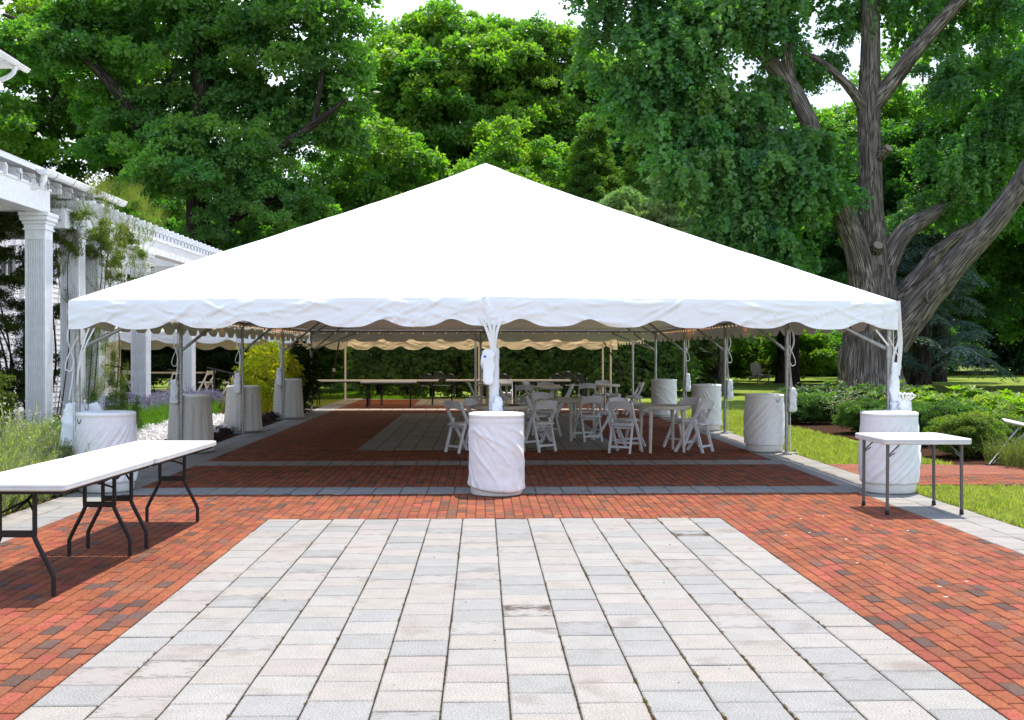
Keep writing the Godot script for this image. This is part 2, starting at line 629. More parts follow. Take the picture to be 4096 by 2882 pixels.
		"mound":  # low cushion of small petals or leaves
			for i in 170:
				var d := rdir()
				d.y = absf(d.y)
				m.leaf(d * Vector3(1, 0.6, 1) * rf(0.7, 1.0), (rdir() + d * 0.5).normalized(), (d + rdir() * 0.5).normalized(), rf(0.12, 0.22), rf(0.1, 0.18))
	leafmesh[key] = m.done()
	return leafmesh[key]


# the crown of a plant: lobes [centre, radius] dressed with clusters; one part per cluster variant joined in one MultiMesh each
func crown(parent: Node3D, called: String, kind: String, lobes: Array, tint: Color, spread: float, material: Material, sd: int, squash := 1.0, tint2 := Color(-1, 0, 0)) -> void:
	rng.seed = sd
	var variants := 3
	var xf := [[], [], []]
	var cols := [[], [], []]
	for l in lobes:
		var k := rng.randi() % variants
		var b := Basis(Vector3.UP, rf(0, TAU)).rotated(Vector3(rf(-1, 1), 0, rf(-1, 1)).normalized(), rf(0, 0.3))
		var r: float = l[1]
		b = b.scaled(Vector3(r, r * squash, r))
		xf[k].append(Transform3D(b, l[0]))
		var t := tint
		if tint2.r >= 0.0:
			t = tint.lerp(tint2, rng.randf())
		var g := rf(1.0 - spread, 1.0 + spread)
		cols[k].append(Color(t.r * g * rf(0.9, 1.1), t.g * g, t.b * g * rf(0.9, 1.1)))
	for k in variants:
		if xf[k].size() > 0:
			many(called, cluster(kind, k), xf[k], cols[k], material, parent)


# lobes spread over an ellipsoid, more of them near its skin
func blob(at: Vector3, r: Vector3, count: int, size: float, low := -0.6, inner := 0.45) -> Array:
	var out := []
	var tries := 0
	while out.size() < count and tries < count * 30:
		tries += 1
		var d := rdir()
		if d.y < low:
			continue
		var p := at + d * r * pow(rng.randf(), 0.33 if inner < 0.5 else 0.2) * rf(0.9, 1.0)
		var ok := true
		for q in out:
			if p.distance_squared_to(q[0]) < size * size * 0.42:
				ok = false
				break
		if ok:
			out.append([p, size * rf(0.6, 1.4)])
	return out


# random pressed folds on a cloth of length l and height h: [s, y, ds, dy, half length, width, height]
func make_folds(count: int, l: float, h: float, lean: Vector2, size: Vector2, width: Vector2, amp: float) -> Array:
	var out := []
	for i in count:
		var a := rf(lean.x, lean.y)
		out.append([rf(0, l), rf(0, h), cos(a), sin(a), rf(size.x, size.y), rf(width.x, width.y), amp * rf(0.4, 1.0) * (1.0 if rng.randf() < 0.75 else -0.7)])
	return out


func fold_at(folds: Array, s: float, y: float, wrap := 0.0) -> float:
	var r := 0.0
	for f in folds:
		var ds: float = s - f[0]
		if wrap > 0.0:
			ds = fposmod(ds + wrap * 0.5, wrap) - wrap * 0.5
		var dy: float = y - f[1]
		var along: float = ds * f[2] + dy * f[3]
		if absf(along) > f[4]:
			continue
		var k: float = along / f[4]
		var off: float = -ds * f[3] + dy * f[2] + 0.12 * along * k
		var q: float = off / f[5]
		if absf(q) < 3.0:
			r += f[6] * exp(-q * q) * (1.0 - k * k)
	return r


# trunk and limbs of a tree as one bark mesh
func wood(parent: Node3D, called: String, limbs: Array, material: Material, sides := 12, rough := 0.0) -> void:
	for l in limbs:
		var m := MB.new()
		var pts := smooth_path(l[0], 6)
		var rad := lerp_list(l[1], pts.size())
		var circ: float = maxf(1.0, roundf(rad[0] * 4.4))
		m.tube(pts, rad, sides, true, 0.30, circ)
		if rough > 0.0:
			for i in m.v.size():
				m.v[i] += m.n[i] * noise_a.get_noise_3dv(m.v[i] * 14.0) * rough
		put(l[2] if l.size() > 2 else called, m, material, parent)


func _ready() -> void:
	# camera
	var cam := Camera3D.new()
	cam.name = "camera"
	add_child(cam)
	cam.position = Vector3(0, 1.58, 0)
	cam.rotation = Vector3(deg_to_rad(-0.436), deg_to_rad(-1.51), 0)
	cam.fov = 35.014
	cam.near = 0.05
	cam.far = 600.0
	cam.current = true
	# sky
	var env := Environment.new()
	env.background_mode = Environment.BG_SKY
	var sm := ProceduralSkyMaterial.new()
	sm.sky_top_color = Color(0.56, 0.66, 0.83)
	sm.sky_horizon_color = Color(0.90, 0.935, 0.97)
	sm.sky_energy_multiplier = 1.18
	sm.sky_curve = 0.28
	sm.ground_bottom_color = Color(0.22, 0.25, 0.18)
	sm.ground_horizon_color = Color(0.45, 0.5, 0.42)
	sm.sun_angle_max = 3.0
	var cn := noise(FastNoiseLite.TYPE_SIMPLEX_SMOOTH, 0.9, 5, 5)
	var ci := Image.create(768, 384, false, Image.FORMAT_RGBA8)
	for y in 384:
		for x in 768:
			var up := (0.5 - (y + 0.5) / 384.0) * PI
			var ar := TAU * x / 768.0
			var d := Vector3(cos(ar) * cos(up), sin(up) * 1.8, sin(ar) * cos(up))
			var a := smoothstep(-0.05, 0.45, cn.get_noise_3dv(d * 1.6))
			ci.set_pixel(x, y, Color(1, 1, 1, a * 0.42 if up > 0.0 else 0.0))
	sm.sky_cover = tex(ci)
	var sky := Sky.new()
	sky.sky_material = sm
	env.sky = sky
	env.tonemap_mode = Environment.TONE_MAPPER_LINEAR
	env.tonemap_exposure = 1.57
	env.sdfgi_enabled = true
	env.ssao_enabled = true
	env.ssil_enabled = true
	var we := WorldEnvironment.new()
	we.name = "environment"
	we.environment = env
	add_child(we)
	# sun: high, behind the tent, a little to the right
	var sun := DirectionalLight3D.new()
	sun.name = "sun"
	add_child(sun)
	sun.look_at_from_position(Vector3.ZERO, Vector3(-0.17, -1.0, 0.26), Vector3.FORWARD)
	sun.light_energy = 1.6
	sun.light_color = Color(1.0, 0.965, 0.91)
	sun.light_angular_distance = 0.53
	sun.shadow_enabled = true

	noise_a.noise_type = FastNoiseLite.TYPE_SIMPLEX_SMOOTH
	noise_a.frequency = 0.1
	noise_a.seed = 11
	noise_r.noise_type = FastNoiseLite.TYPE_SIMPLEX
	noise_r.frequency = 1.0
	noise_r.seed = 17
	noise_r.fractal_type = FastNoiseLite.FRACTAL_RIDGED
	noise_r.fractal_octaves = 2
	make_materials()
	build_ground()
	build_house()
	build_tent()
	build_second_tent()
	build_trees()
	build_hedge()
	build_drums()
	build_tables()
	build_chairs()
	build_back_furniture()
	build_left_bed()
	build_right_bed()
	build_lawn()
	build_small()


# ---- setting ----
const BX0 := -3.97    # inner edges of the side borders
const BCOL := 0.09307  # brick column pitch, 88 columns
const FX0 := -2.0155  # paver field
const FCOL := 0.3058
const GAP := 0.0065


func sheet(called: String, x0: float, x1: float, z0: float, z1: float, y: float, m: Material) -> MeshInstance3D:
	var b := MB.new()
	b.quad(P(x0, y, z0), P(x1, y, z0), P(x1, y, z1), P(x0, y, z1), Vector3.UP)
	return put(called, b, m, null, "structure")


func seen(x: float, z: float) -> bool:
	return z > 4.75 and absf(x / z - 0.026) < 0.46


func brick_col() -> Color:
	var t := rng.randf()
	var g := rf(0.84, 1.16)
	if t < 0.46:
		return Color(0.290 * g, 0.092 * g, 0.044 * g)
	if t < 0.62:
		return Color(0.292 * g, 0.078 * g, 0.050 * g)
	if t < 0.92:
		return Color(0.225 * g, 0.084 * g, 0.047 * g)
	if t < 0.982:
		return Color(0.150 * g, 0.075 * g, 0.053 * g)
	return Color(0.118 * g, 0.072 * g, 0.058 * g)


func paver_col() -> Color:
	var g := rf(0.94, 1.05)
	var t := rng.randf()
	if t < 0.45:
		return Color(0.362 * g, 0.333 * g, 0.305 * g)
	if t < 0.7:
		return Color(0.312 * g, 0.306 * g, 0.296 * g)
	return Color(0.352 * g, 0.337 * g, 0.315 * g)


func build_ground() -> void:
	rng.seed = 100
	# one lawn sheet to the horizon
	sheet("ground", -400, 400, -60, 560, -0.03, M.lawn)
	sheet("patio_base", -4.6, 4.85, -3, 37.9, -0.007, M.joint)
	for q in [[-2.5, 10.78], [18.27, 29.1], [33.3, 37.4]]:
		sheet("field_base", FX0, FX0 + 14.0 * FCOL, q[0], q[1], -0.0058, M.joint_dark)
	# bricks as [x0, x1, z0, z1, colour]
	var bricks := []
	for c in 88:
		var x0 := BX0 + c * BCOL
		var off := 0.098 * (c % 2) + rf(-0.05, 0.05)
		var mid := c >= 21 and c < 67
		var spans := [[-2.6, 12.68], [13.3, 15.88], [16.5, 30.8], [31.42, 37.4]]
		if mid:
			spans = [[10.78, 12.68], [13.3, 15.88], [16.5, 18.27], [29.1, 30.8], [31.42, 33.3]]
		for s in spans:
			var z: float = s[0] - off
			while z < s[1]:
				var a := maxf(z, s[0])
				var b := minf(z + 0.196, s[1])
				if b - a > 0.03:
					bricks.append([x0, x0 + BCOL, a, b, brick_col()])
				z += 0.196
	var near := bricks.filter(func(q): return seen((q[0] + q[1]) * 0.5, q[2]))
	near.sort_custom(func(p, q): return p[2] < q[2])
	near = near.slice(0, 300)
	var chosen := {}
	for q in near:
		chosen[q] = true
	var paving := Node3D.new()
	paving.name = "brick_paving"
	paving.set_meta("kind", "structure")
	add_child(paving)
	for q in near:
		brick_piece(q, paving)
	var mb := MB.new()
	mb.colored = true
	for q in bricks:
		if not chosen.has(q):
			mb.col = q[4]
			if q[3] < 24.0:
				mb.slab(q[0] + GAP * 0.5, q[1] - GAP * 0.5, -q[3] + GAP * 0.85, -q[2] - GAP * 0.85, rf(-0.0018, 0.0022), 0.006, -0.02, Vector2(rf(-0.025, 0.025), rf(-0.016, 0.016)))
			else:
				mb.quad(P(q[0] + 0.002, 0, q[2] + 0.002), P(q[1] - 0.002, 0, q[2] + 0.002), P(q[1] - 0.002, 0, q[3] - 0.002), P(q[0] + 0.002, 0, q[3] - 0.002), Vector3.UP)
	put("brick_field", mb, M.brick, paving, "stuff")
	# fields of square pavers, laid in running bond along z
	paver_field("paver_field", -2.5, 10.78, 14, FX0, 4.5)
	paver_field("paver_field", 18.27, 29.1, 14, FX0, 18.27)
	paver_field("paver_field", 33.3, 37.4, 14, FX0, 33.3)
	# bands of two rows across the patio, and the two borders along its sides
	for z in [12.68, 15.88, 30.8]:
		var o := Node3D.new()
		o.name = "paver_band"
		o.set_meta("kind", "structure")
		add_child(o, true)
		var x := -3.97
		while x < 4.2:
			for r in 2:
				paver_piece(x, minf(x + 0.305, 4.22), z + r * 0.31, z + (r + 1) * 0.31, o)
			x += 0.305
	for side in [[-4.58, -3.97], [4.22, 4.83]]:
		var o := Node3D.new()
		o.name = "paver_border"
		o.set_meta("kind", "structure")
		add_child(o, true)
		var rest := MB.new()
		rest.colored = true
		for r in 2:
			var z := -2.0 + r * 0.15
			while z < 37.8:
				var x0: float = side[0] + r * 0.305
				if z > 6.0:
					paver_piece(x0, x0 + 0.305, z, z + 0.305, o)
				else:
					rest.col = paver_col()
					rest.slab(x0 + 0.003, x0 + 0.302, -z - 0.302, -z - 0.003, 0.0, 0.004, -0.02)
				z += 0.305
		put("paver_rest", rest, M.paver, o, "stuff")
	# pale strip of pavers that closes the patio, in the sun beyond the second tent
	var strip := Node3D.new()
	strip.name = "paver_band"
	strip.set_meta("kind", "structure")
	add_child(strip, true)
	for i in 27:
		paver_piece(-3.97 + i * 0.305, -3.665 + i * 0.305, 37.42, 37.72, strip)
	# brick path that leaves to the right
	var path := Node3D.new()
	path.name = "brick_path"
	path.set_meta("kind", "structure")
	add_child(path)
	var pb := MB.new()
	pb.colored = true
	var count := 0
	for r in 27:
		var z: float = 13.3 + r * 0.0955
		var x := 4.835 - 0.098 * (r % 2)
		while x < 11.0:
			# narrows and bends away from the camera
			var lo := 13.3 + maxf(0.0, x - 6.0) * 0.10 - maxf(0.0, x - 8.0) * 0.3
			var hi := 15.88 - maxf(0.0, x - 5.6) * 0.24
			var a := maxf(x, 4.835)
			if z > lo and z < hi:
				var q := [a, x + 0.196, z, z + 0.0955, brick_col().lerp(Color(0.32, 0.14, 0.10), 0.5)]
				if count < 300 and seen(a, z) and z < 14.5:
					brick_piece(q, path)
					count += 1
				else:
					pb.col = q[4]
					pb.slab(q[0] + GAP * 0.5, q[1] - GAP * 0.5, -q[3] + GAP * 0.5, -q[2] - GAP * 0.5, rf(-0.001, 0.001), 0.006, -0.02)
			x += 0.196
	put("brick_field", pb, M.brick, path, "stuff")
	sheet("path_base", 4.86, 11.2, 13.2, 15.9, -0.012, M.joint)
	# planting beds
	sheet("bed_soil", -14, -4.59, 4, 33, -0.006, M.soil)
	var bed := MB.new()
	var edge := [P(6.75, 0, 15.3), P(6.55, 0, 16.6), P(6.75, 0, 19), P(6.7, 0, 22), P(6.3, 0, 25), P(6.9, 0, 27.2), P(9, 0, 27.6), P(11.5, 0, 26), P(13.5, 0, 21), P(13.5, 0, 14.2), P(9, 0, 14.6)]
	var cen := P(9.6, 0.05, 20)
	var e2 := smooth_path(edge + [edge[0]], 4)
	for i in e2.size() - 1:
		bed.tri(cen, e2[i] + Vector3(0, -0.02, 0), e2[i + 1] + Vector3(0, -0.02, 0), Vector3.UP)
	put("bed_mulch", bed, M.soil, null, "structure")
	# terrace beside the pergola
	var ter := MB.new()
	ter.box(P(-11.5, 0.08, 38.0), Vector3(8.2, 0.20, 9.0), 0.02)
	put("terrace", ter, M.stone, null, "structure")
	var step := MB.new()
	step.box(P(-10.2, 0.03, 33.2), Vector3(5.4, 0.12, 0.5), 0.015)
	put("terrace_step", step, M.stone, null, "structure")


var brick_variants := []
var paver_variants := []


func brick_piece(q: Array, parent: Node3D) -> void:
	if brick_variants.is_empty():
		for i in 28:
			var m := MB.new()
			m.colored = true
			m.col = brick_col()
			m.slab(-BCOL * 0.5 + GAP * 0.5, BCOL * 0.5 - GAP * 0.5, -0.098 + GAP * 0.85, 0.098 - GAP * 0.85, 0.0, 0.0058, -0.02)
			brick_variants.append(m.done())
	var o := put("brick", brick_variants[rng.randi() % 28], M.brick, parent)
	o.position = P((q[0] + q[1]) * 0.5, rf(-0.0012, 0.0018), (q[2] + q[3]) * 0.5)
	var wx: float = q[1] - q[0]
	var wz: float = q[3] - q[2]
	if wx > wz:  # long side across
		o.rotation.y = PI / 2
		o.scale = Vector3(wz / BCOL, 1, wx / 0.196)
	else:
		o.scale = Vector3(wx / BCOL, 1, wz / 0.196)
	o.rotation.x = rf(-0.017, 0.017)
	o.rotation.z = rf(-0.024, 0.024)
	o.rotation.y += rf(-0.012, 0.012)


func paver_piece(x0: float, x1: float, z0: float, z1: float, parent: Node3D) -> void:
	if paver_variants.is_empty():
		for i in 24:
			var m := MB.new()
			m.colored = true
			m.col = paver_col()
			m.slab(-0.1478, 0.1478, -0.1463, 0.1463, 0.0, 0.007, -0.02)
			paver_variants.append(m.done())
	var dirt := rng.randf()
	var o := put("paver", paver_variants[rng.randi() % 24], M.paver if dirt > 0.08 else M["paver_dirty%d" % (1 if dirt < 0.076 else 2)], parent)
	# the two stained slabs near the middle and at the left
	if absf((x0 + x1) * 0.5 - 0.27) < 0.15 and absf((z0 + z1) * 0.5 - 7.05) < 0.15:
		o.material_override = M.paver_dirty2
	elif absf((x0 + x1) * 0.5 + 1.56) < 0.15 and absf((z0 + z1) * 0.5 - 5.64) < 0.15:
		o.material_override = M.paver_dirty0
	o.position = P((x0 + x1) * 0.5 + rf(-0.0012, 0.0012), rf(-0.0015, 0.0022), (z0 + z1) * 0.5)
	o.scale = Vector3((x1 - x0) / 0.305, 1, (z1 - z0) / 0.305)
	o.rotation.x = rf(-0.007, 0.007)
	o.rotation.z = rf(-0.006, 0.006)
	o.rotation.y = rf(-0.005, 0.005) + (PI if rng.randf() < 0.5 else 0.0)


func paver_field(called: String, z0: float, z1: float, cols: int, x0: float, from: float) -> void:
	var o := Node3D.new()
	o.name = called
	o.set_meta("kind", "structure")
	add_child(o, true)
	var rest := MB.new()
	rest.colored = true
	var all := []
	for c in cols:
		var x := x0 + c * FCOL
		var z := z1 + (0.0 if c % 2 else 0.152) + rf(-0.035, 0.035)
		while z > z0:
			var a := maxf(z - 0.305, z0)
			var b := minf(z, z1)
			if b - a > 0.02:
				all.append([x, x + FCOL, a, b])
			z -= 0.305
	all.sort_custom(func(p, q): return p[2] < q[2])
	var n := 0
	for q in all:
		if q[3] > from and n < 300:
			paver_piece(q[0], q[1], q[2], q[3], o)
			n += 1
		else:
			rest.col = paver_col()
			rest.slab(q[0] + 0.005, q[1] - 0.005, -q[3] + 0.0075, -q[2] - 0.0075, rf(-0.001, 0.001), 0.007, -0.02)
	if rest.v.size() > 0:
		put("paver_rest", rest, M.paver, o, "stuff")


# ---- the big frame tent ----
const TX := 0.06      # centre line
const TW := 4.72      # half width
const TZ0 := 13.05
const TZ1 := 31.05
const EAVE := 2.16
const PEAK := 4.47
var POSTZ := [13.15, 17.6, 22.1, 26.6, 30.95]


func wrinkle(u: float, w: float, amp: float, lean: float, sd: float) -> float:
	# long folds that lean, over finer creases
	var a := noise_r.get_noise_2d((u + w * lean) * 1.6 + sd, w * 0.55 - u * 0.25)
	var b := noise_r.get_noise_2d((u - w * lean * 1.3) * 0.9 + sd * 2.0 + 40.0, (w + u * 0.4) * 2.2)
	var c := noise_a.get_noise_2d(u * 22.0 + sd, w * 40.0)
	return amp * (a * 0.8 + b * 0.6 + c * 0.6)


# hanging valance between two corners; the lower edge is flat scallops with arched notches between them
func valance(a: Vector3, b: Vector3, out: Vector3, drop: float, period: float, notch: float, sag: float, nu: int, sd: float, amp := 0.016) -> MB:
	var m := MB.new()
	var length := (b - a).length()
	rng.seed = int(sd * 10.0) + 5
	var folds := make_folds(int(length * 17.0), length, drop, Vector2(-0.75, 0.45), Vector2(0.08, 0.5), Vector2(0.006, 0.020), amp)
	m.grid(nu, 14, func(u: float, w: float) -> Vector3:
		var s := u * length
		var ph := fposmod(s / period, 1.0) - 0.5
		var arch := exp(-pow(ph / (0.20 if drop > 0.333 else 0.14), 2.0)) * notch
		var low := drop - arch - 0.010 * noise_a.get_noise_1d(s * 6.0 + sd)
		var top := sag * (1.0 - absf(u - 0.5) * 2.0) + 0.004 * noise_a.get_noise_1d(s * 30.0 + sd)
		var p := a.lerp(b, u) + Vector3.UP * top
		var y := w * low
		var bulge := 0.012 * sin(minf(w * 6.0, PI * 0.5)) + (fold_at(folds, s, y) + 0.010 * noise_a.get_noise_2d(s * 16.0 + sd, y * 30.0)) * smoothstep(0.0, 0.2, w)
		return p - Vector3.UP * y + out * bulge,
		func(_u, _w): return out)
	return m


func pipe(a: Vector3, b: Vector3, r := 0.026, sides := 10) -> MB:
	var m := MB.new()
	m.tube([a, b], [r, r], sides)
	return m


func ribbon(pts: Array, width: float, side: Vector3) -> MB:
	var m := MB.new()
	var q := smooth_path(pts, 6)
	for i in q.size() - 1:
		var s := side * width * 0.5
		var nn: Vector3 = (q[i + 1] - q[i]).cross(side)
		m.quad(q[i] - s, q[i] + s, q[i + 1] + s, q[i + 1] - s, nn)
		m.quad(q[i] - s - nn.normalized() * 0.003, q[i] + s - nn.normalized() * 0.003, q[i + 1] + s - nn.normalized() * 0.003, q[i + 1] - s - nn.normalized() * 0.003, -nn)
	return m


# a rolled or gathered cloth bag hung on a pole
func bag(at: Vector3, h: float, r0: float, r1: float, sd: float, flat := 0.6) -> MB:
	var m := MB.new()
	rng.seed = int(sd * 10.0) + 3
	var folds := make_folds(26, 1.0, 1.0, Vector2(0.4, 2.6), Vector2(0.15, 0.5), Vector2(0.015, 0.05), 0.016)
	m.grid(40, 24, func(u: float, w: float) -> Vector3:
		var t := u * TAU
		var r := lerpf(r0, r1, w) * (1.0 + 0.10 * sin(w * PI))
		var edge := smoothstep(0.0, 0.012, w) * smoothstep(1.0, 0.985, w)
		r *= 0.55 + 0.45 * edge
		r += fold_at(folds, u, w) * edge + 0.012 * noise_a.get_noise_2d(u * 40.0 + sd, w * 26.0)
		var cx := signf(cos(t)) * pow(absf(cos(t)), 0.55)
		var sz := signf(sin(t)) * pow(absf(sin(t)), 0.7)
		return at + Vector3(cx * r * 0.92 + 0.05 * w * noise_a.get_noise_1d(sd * 9.0) * h, -w * h + 0.02 * noise_a.get_noise_2d(u * 25.0, sd) * (1.0 - w), sz * r * flat),
		func(u, _w): return Vector3(cos(u * TAU), 0, sin(u * TAU)))
	return m


func build_tent() -> void:
	rng.seed = 200
	M.seam_shade = mat(Color(0.31, 0.31, 0.32), 0.45, 0.4)  # darker than the white cloth: paints a shadow line along the seams
	var t := thing("frame_tent", "large white frame tent with peaked roof and scalloped valance over the patio", "tent")
	var x0 := TX - TW
	var x1 := TX + TW
	var zr0 := TZ0 + TW
	var zr1 := TZ1 - TW
	# roof: two long slopes and two hip ends, slightly slack between the frame pipes
	var roof_point := func(x: float, z: float) -> Vector3:
		var ex := clampf(absf(x - TX) / TW, 0.0, 1.0)
		var ez := 0.0
		if z < zr0:
			ez = (zr0 - z) / TW
		elif z > zr1:
			ez = (z - zr1) / TW
		var e := maxf(ex, ez)
		var side := minf(ex, ez)
		var y := lerpf(PEAK, EAVE, e)
		# slack cloth: hollow towards the middle of each panel, pulled up by hips, bay pipes and the eave
		var hip := clampf((e - side) * 3.0, 0.0, 1.0)
		y -= 0.05 * sin(e * PI) * (0.4 + 0.6 * hip) * smoothstep(0.0, 0.2, e)
		y += 0.006 * noise_r.get_noise_2d(x * 0.7 + z * 0.3, z * 0.8) * sin(e * PI)
		y += 0.06 * exp(-e * 20.0) - 0.025 * exp(-pow(e / 0.016, 2.0))
		y += 0.03 * exp(-pow((x - TX) / 0.25, 2.0)) * smoothstep(0.9, 1.0, e) if z < zr0 else 0.0
		return P(x, y, z)
	for panel in 4:
		var m := MB.new()
		if panel < 2:  # hip ends
			m.grid(72, 28, func(u: float, w: float) -> Vector3:
				var half := TW * (1.0 - w)
				var x := TX + (u * 2.0 - 1.0) * half
				var z := lerpf(TZ0, zr0, w) if panel == 0 else lerpf(TZ1, zr1, w)
				return roof_point.call(x, z),
				func(_u, _w): return Vector3.UP)
		else:
			var s := -1.0 if panel == 2 else 1.0
			m.grid(60, 28, func(u: float, w: float) -> Vector3:
				var x := TX + s * TW * (1.0 - w)
				var z := lerpf(lerpf(TZ0, zr0, w), lerpf(TZ1, zr1, w), u)
				return roof_point.call(x, z),
				func(_u, _w): return Vector3.UP)
		put("roof_panel", m, M.vinyl, t)
	# welded seams up the front panel, their shadow line painted in grey
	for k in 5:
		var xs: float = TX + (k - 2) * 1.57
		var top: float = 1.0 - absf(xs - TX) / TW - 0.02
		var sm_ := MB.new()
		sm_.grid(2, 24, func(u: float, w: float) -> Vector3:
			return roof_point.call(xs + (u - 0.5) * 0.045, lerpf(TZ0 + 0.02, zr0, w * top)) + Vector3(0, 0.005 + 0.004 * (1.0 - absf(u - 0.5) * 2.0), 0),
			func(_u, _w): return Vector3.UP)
		put("roof_seam_shade", sm_, M.seam_shade, t)
	# valances
	var o := 0.012
	put("valance", valance(P(x0 - o, EAVE, TZ0 - o), P(x1 + o, EAVE, TZ0 - o), Vector3(0, 0, 1), 0.335, 0.787, 0.085, 0.045, 640, 3.0, 0.017), M.vinyl, t)
	put("valance", valance(P(x0 - o, EAVE, TZ1 + o), P(x1 + o, EAVE, TZ1 + o), Vector3(0, 0, -1), 0.32, 0.787, 0.085, 0.0, 150, 9.0), M.vinyl, t)
	for s in [-1.0, 1.0]:
		var x: float = TX + s * (TW + o)
		put("valance", valance(P(x, EAVE, TZ0 - o), P(x, EAVE, TZ1 + o), Vector3(s, 0, 0), 0.33, 0.70, 0.10, 0.0, 260, 20.0 + s), M.vinyl, t)
	# frame pipes
	for s in [-1.0, 1.0]:
		var x: float = TX + s * (TW - 0.05)
		for i in POSTZ.size():
			var z: float = POSTZ[i]
			var post := MB.new()
			post.tube([P(x, 0.012, z), P(x, EAVE - 0.06, z)], [0.029, 0.029], 14)
			put("post", post, M.pipe, t)
			var collar := MB.new()
			collar.tube([P(x, 1.50, z), P(x, 1.66, z)], [0.036, 0.036], 14)
			put("collar", collar, M.pipe, t)
			var fit := MB.new()
			fit.tube([P(x, EAVE - 0.14, z), P(x, EAVE - 0.03, z)], [0.036, 0.036], 14)
			put("collar", fit, M.pipe, t)
			var foot := MB.new()
			foot.box(P(x + s * 0.05, 0.008, z), Vector3(0.24, 0.012, 0.15), 0.003)
			foot.tube([P(x + s * 0.13, 0.01, z), P(x + s * 0.13, 0.06, z)], [0.02, 0.014], 8)
			put("base_plate", foot, M.pipe, t)
			# inward brace from post to the rafter, and braces along the eave
			if i > 0:
				put("brace", pipe(P(x, 1.58, z), P(x - s * 0.85, EAVE + 0.10, z), 0.023), M.pipe, t)
			if i == 0:
				put("brace", pipe(P(x, 1.60, z + 0.02), P(x - s * 0.95, EAVE - 0.09, z + 0.02), 0.024), M.pipe, t)
			if i > 0 and i < POSTZ.size() - 1:
				# rafter to the ridge
				put("rafter", pipe(P(x, EAVE - 0.10, z), P(TX, PEAK - 0.19, clampf(z, zr0, zr1)), 0.026), M.pipe, t)
		put("eave_rail", pipe(P(x, EAVE - 0.04, TZ0 + 0.06), P(x, EAVE - 0.04, TZ1 - 0.06)), M.pipe, t)
		for zz in [TZ0, TZ1]:
			put("hip_rafter", pipe(P(x, EAVE - 0.12, zz + (0.06 if zz == TZ0 else -0.06)), P(TX, PEAK - 0.22, zr0 if zz == TZ0 else zr1)), M.pipe, t)
	for zz in [TZ0 + 0.06, TZ1 - 0.06]:
		put("eave_rail", pipe(P(x0 + 0.05, EAVE - 0.04, zz), P(x1 - 0.05, EAVE - 0.04, zz)), M.pipe, t)
		put("rafter", pipe(P(TX, EAVE - 0.10, zz), P(TX, PEAK - 0.20, zr0 if zz < 20.0 else zr1)), M.pipe, t)
		for s in [-1.0, 1.0]:
			put("brace", pipe(P(x0 + 0.05 if s < 0 else x1 - 0.05, 1.6, zz), P((x0 + 1.3) if s < 0 else (x1 - 1.3), EAVE - 0.07, zz), 0.02), M.pipe, t) if zz > 20.0 else null
	put("ridge_pipe", pipe(P(TX, PEAK - 0.2, zr0), P(TX, PEAK - 0.2, zr1)), M.pipe, t)
	# posts in the middle of both ends
	put("post", pipe(P(-0.03, 0.01, 30.95), P(-0.03, EAVE - 0.05, 30.95), 0.03), M.pipe, t)
	for s in [-1.0, 1.0]:
		put("brace", pipe(P(-0.03, 1.78, 30.95), P(-0.03 + s * 0.18, 2.05, 30.95), 0.014), M.pipe, t)
	put("post", pipe(P(0.15, 0.01, 13.13), P(0.15, EAVE - 0.03, 13.13), 0.027), M.pipe, t)
	var sleeve := MB.new()
	sleeve.grid(24, 30, func(u: float, w: float) -> Vector3:
		var a := u * TAU
		var r := 0.058 + wrinkle(a * 0.2, w * 2.0, 0.006, 1.0, 5.0)
		return P(0.14 + cos(a) * r, lerpf(1.62, 0.90, w), 13.13 + sin(a) * r),
		func(u, _w): return Vector3(cos(u * TAU), 0, -sin(u * TAU)))
	put("post_sleeve", sleeve, M.wallbag, t)
	# straps gathered from the valance down to the sleeve
	for k in 4:
		var xs: float = [-0.02, 0.07, 0.15, 0.24][k]
		put("strap", ribbon([P(xs, 1.97, 13.02), P(lerpf(xs, 0.12, 0.55), 1.82, 13.0), P(0.11 + 0.012 * k, 1.62, 13.0), P(0.10 + 0.014 * k, 1.40, 13.02)], 0.034, Vector3(1, 0, 0.1 * k)), M.strap, t)
	# side-wall bags tied to the centre post
	put("wall_bag", bag(P(0.075, 1.60, 13.0), 0.40, 0.072, 0.060, 3.0, 0.5), M.wallbag, t)
	put("wall_bag", bag(P(0.18, 1.07, 12.98), 0.24, 0.035, 0.075, 8.0, 0.8), M.wallbag, t)
	var dot := MB.new()
	dot.tube([P(0.035, 1.52, 12.962), P(0.035, 1.52, 12.955)], [0.015, 0.015], 14)
	put("blue_button", dot, M.blue, t)
	# fold of extra cloth where the two valance halves meet over the centre post
	var fold := MB.new()
	fold.grid(16, 24, func(u: float, w: float) -> Vector3:
		var lift := sin(u * PI)
		return P(0.03 + (u - 0.5) * (0.07 + 0.12 * w) + w * 0.10, EAVE + 0.05 - 0.32 * w, TZ0 - 0.022 - 0.028 * lift * (0.5 + 0.5 * sin(w * 2.6)) + wrinkle(u * 0.4, w * 0.9, 0.012, 1.0, 2.0)),
		func(_u, _w): return Vector3(0, 0, 1))
	put("valance_fold", fold, M.vinyl, t)
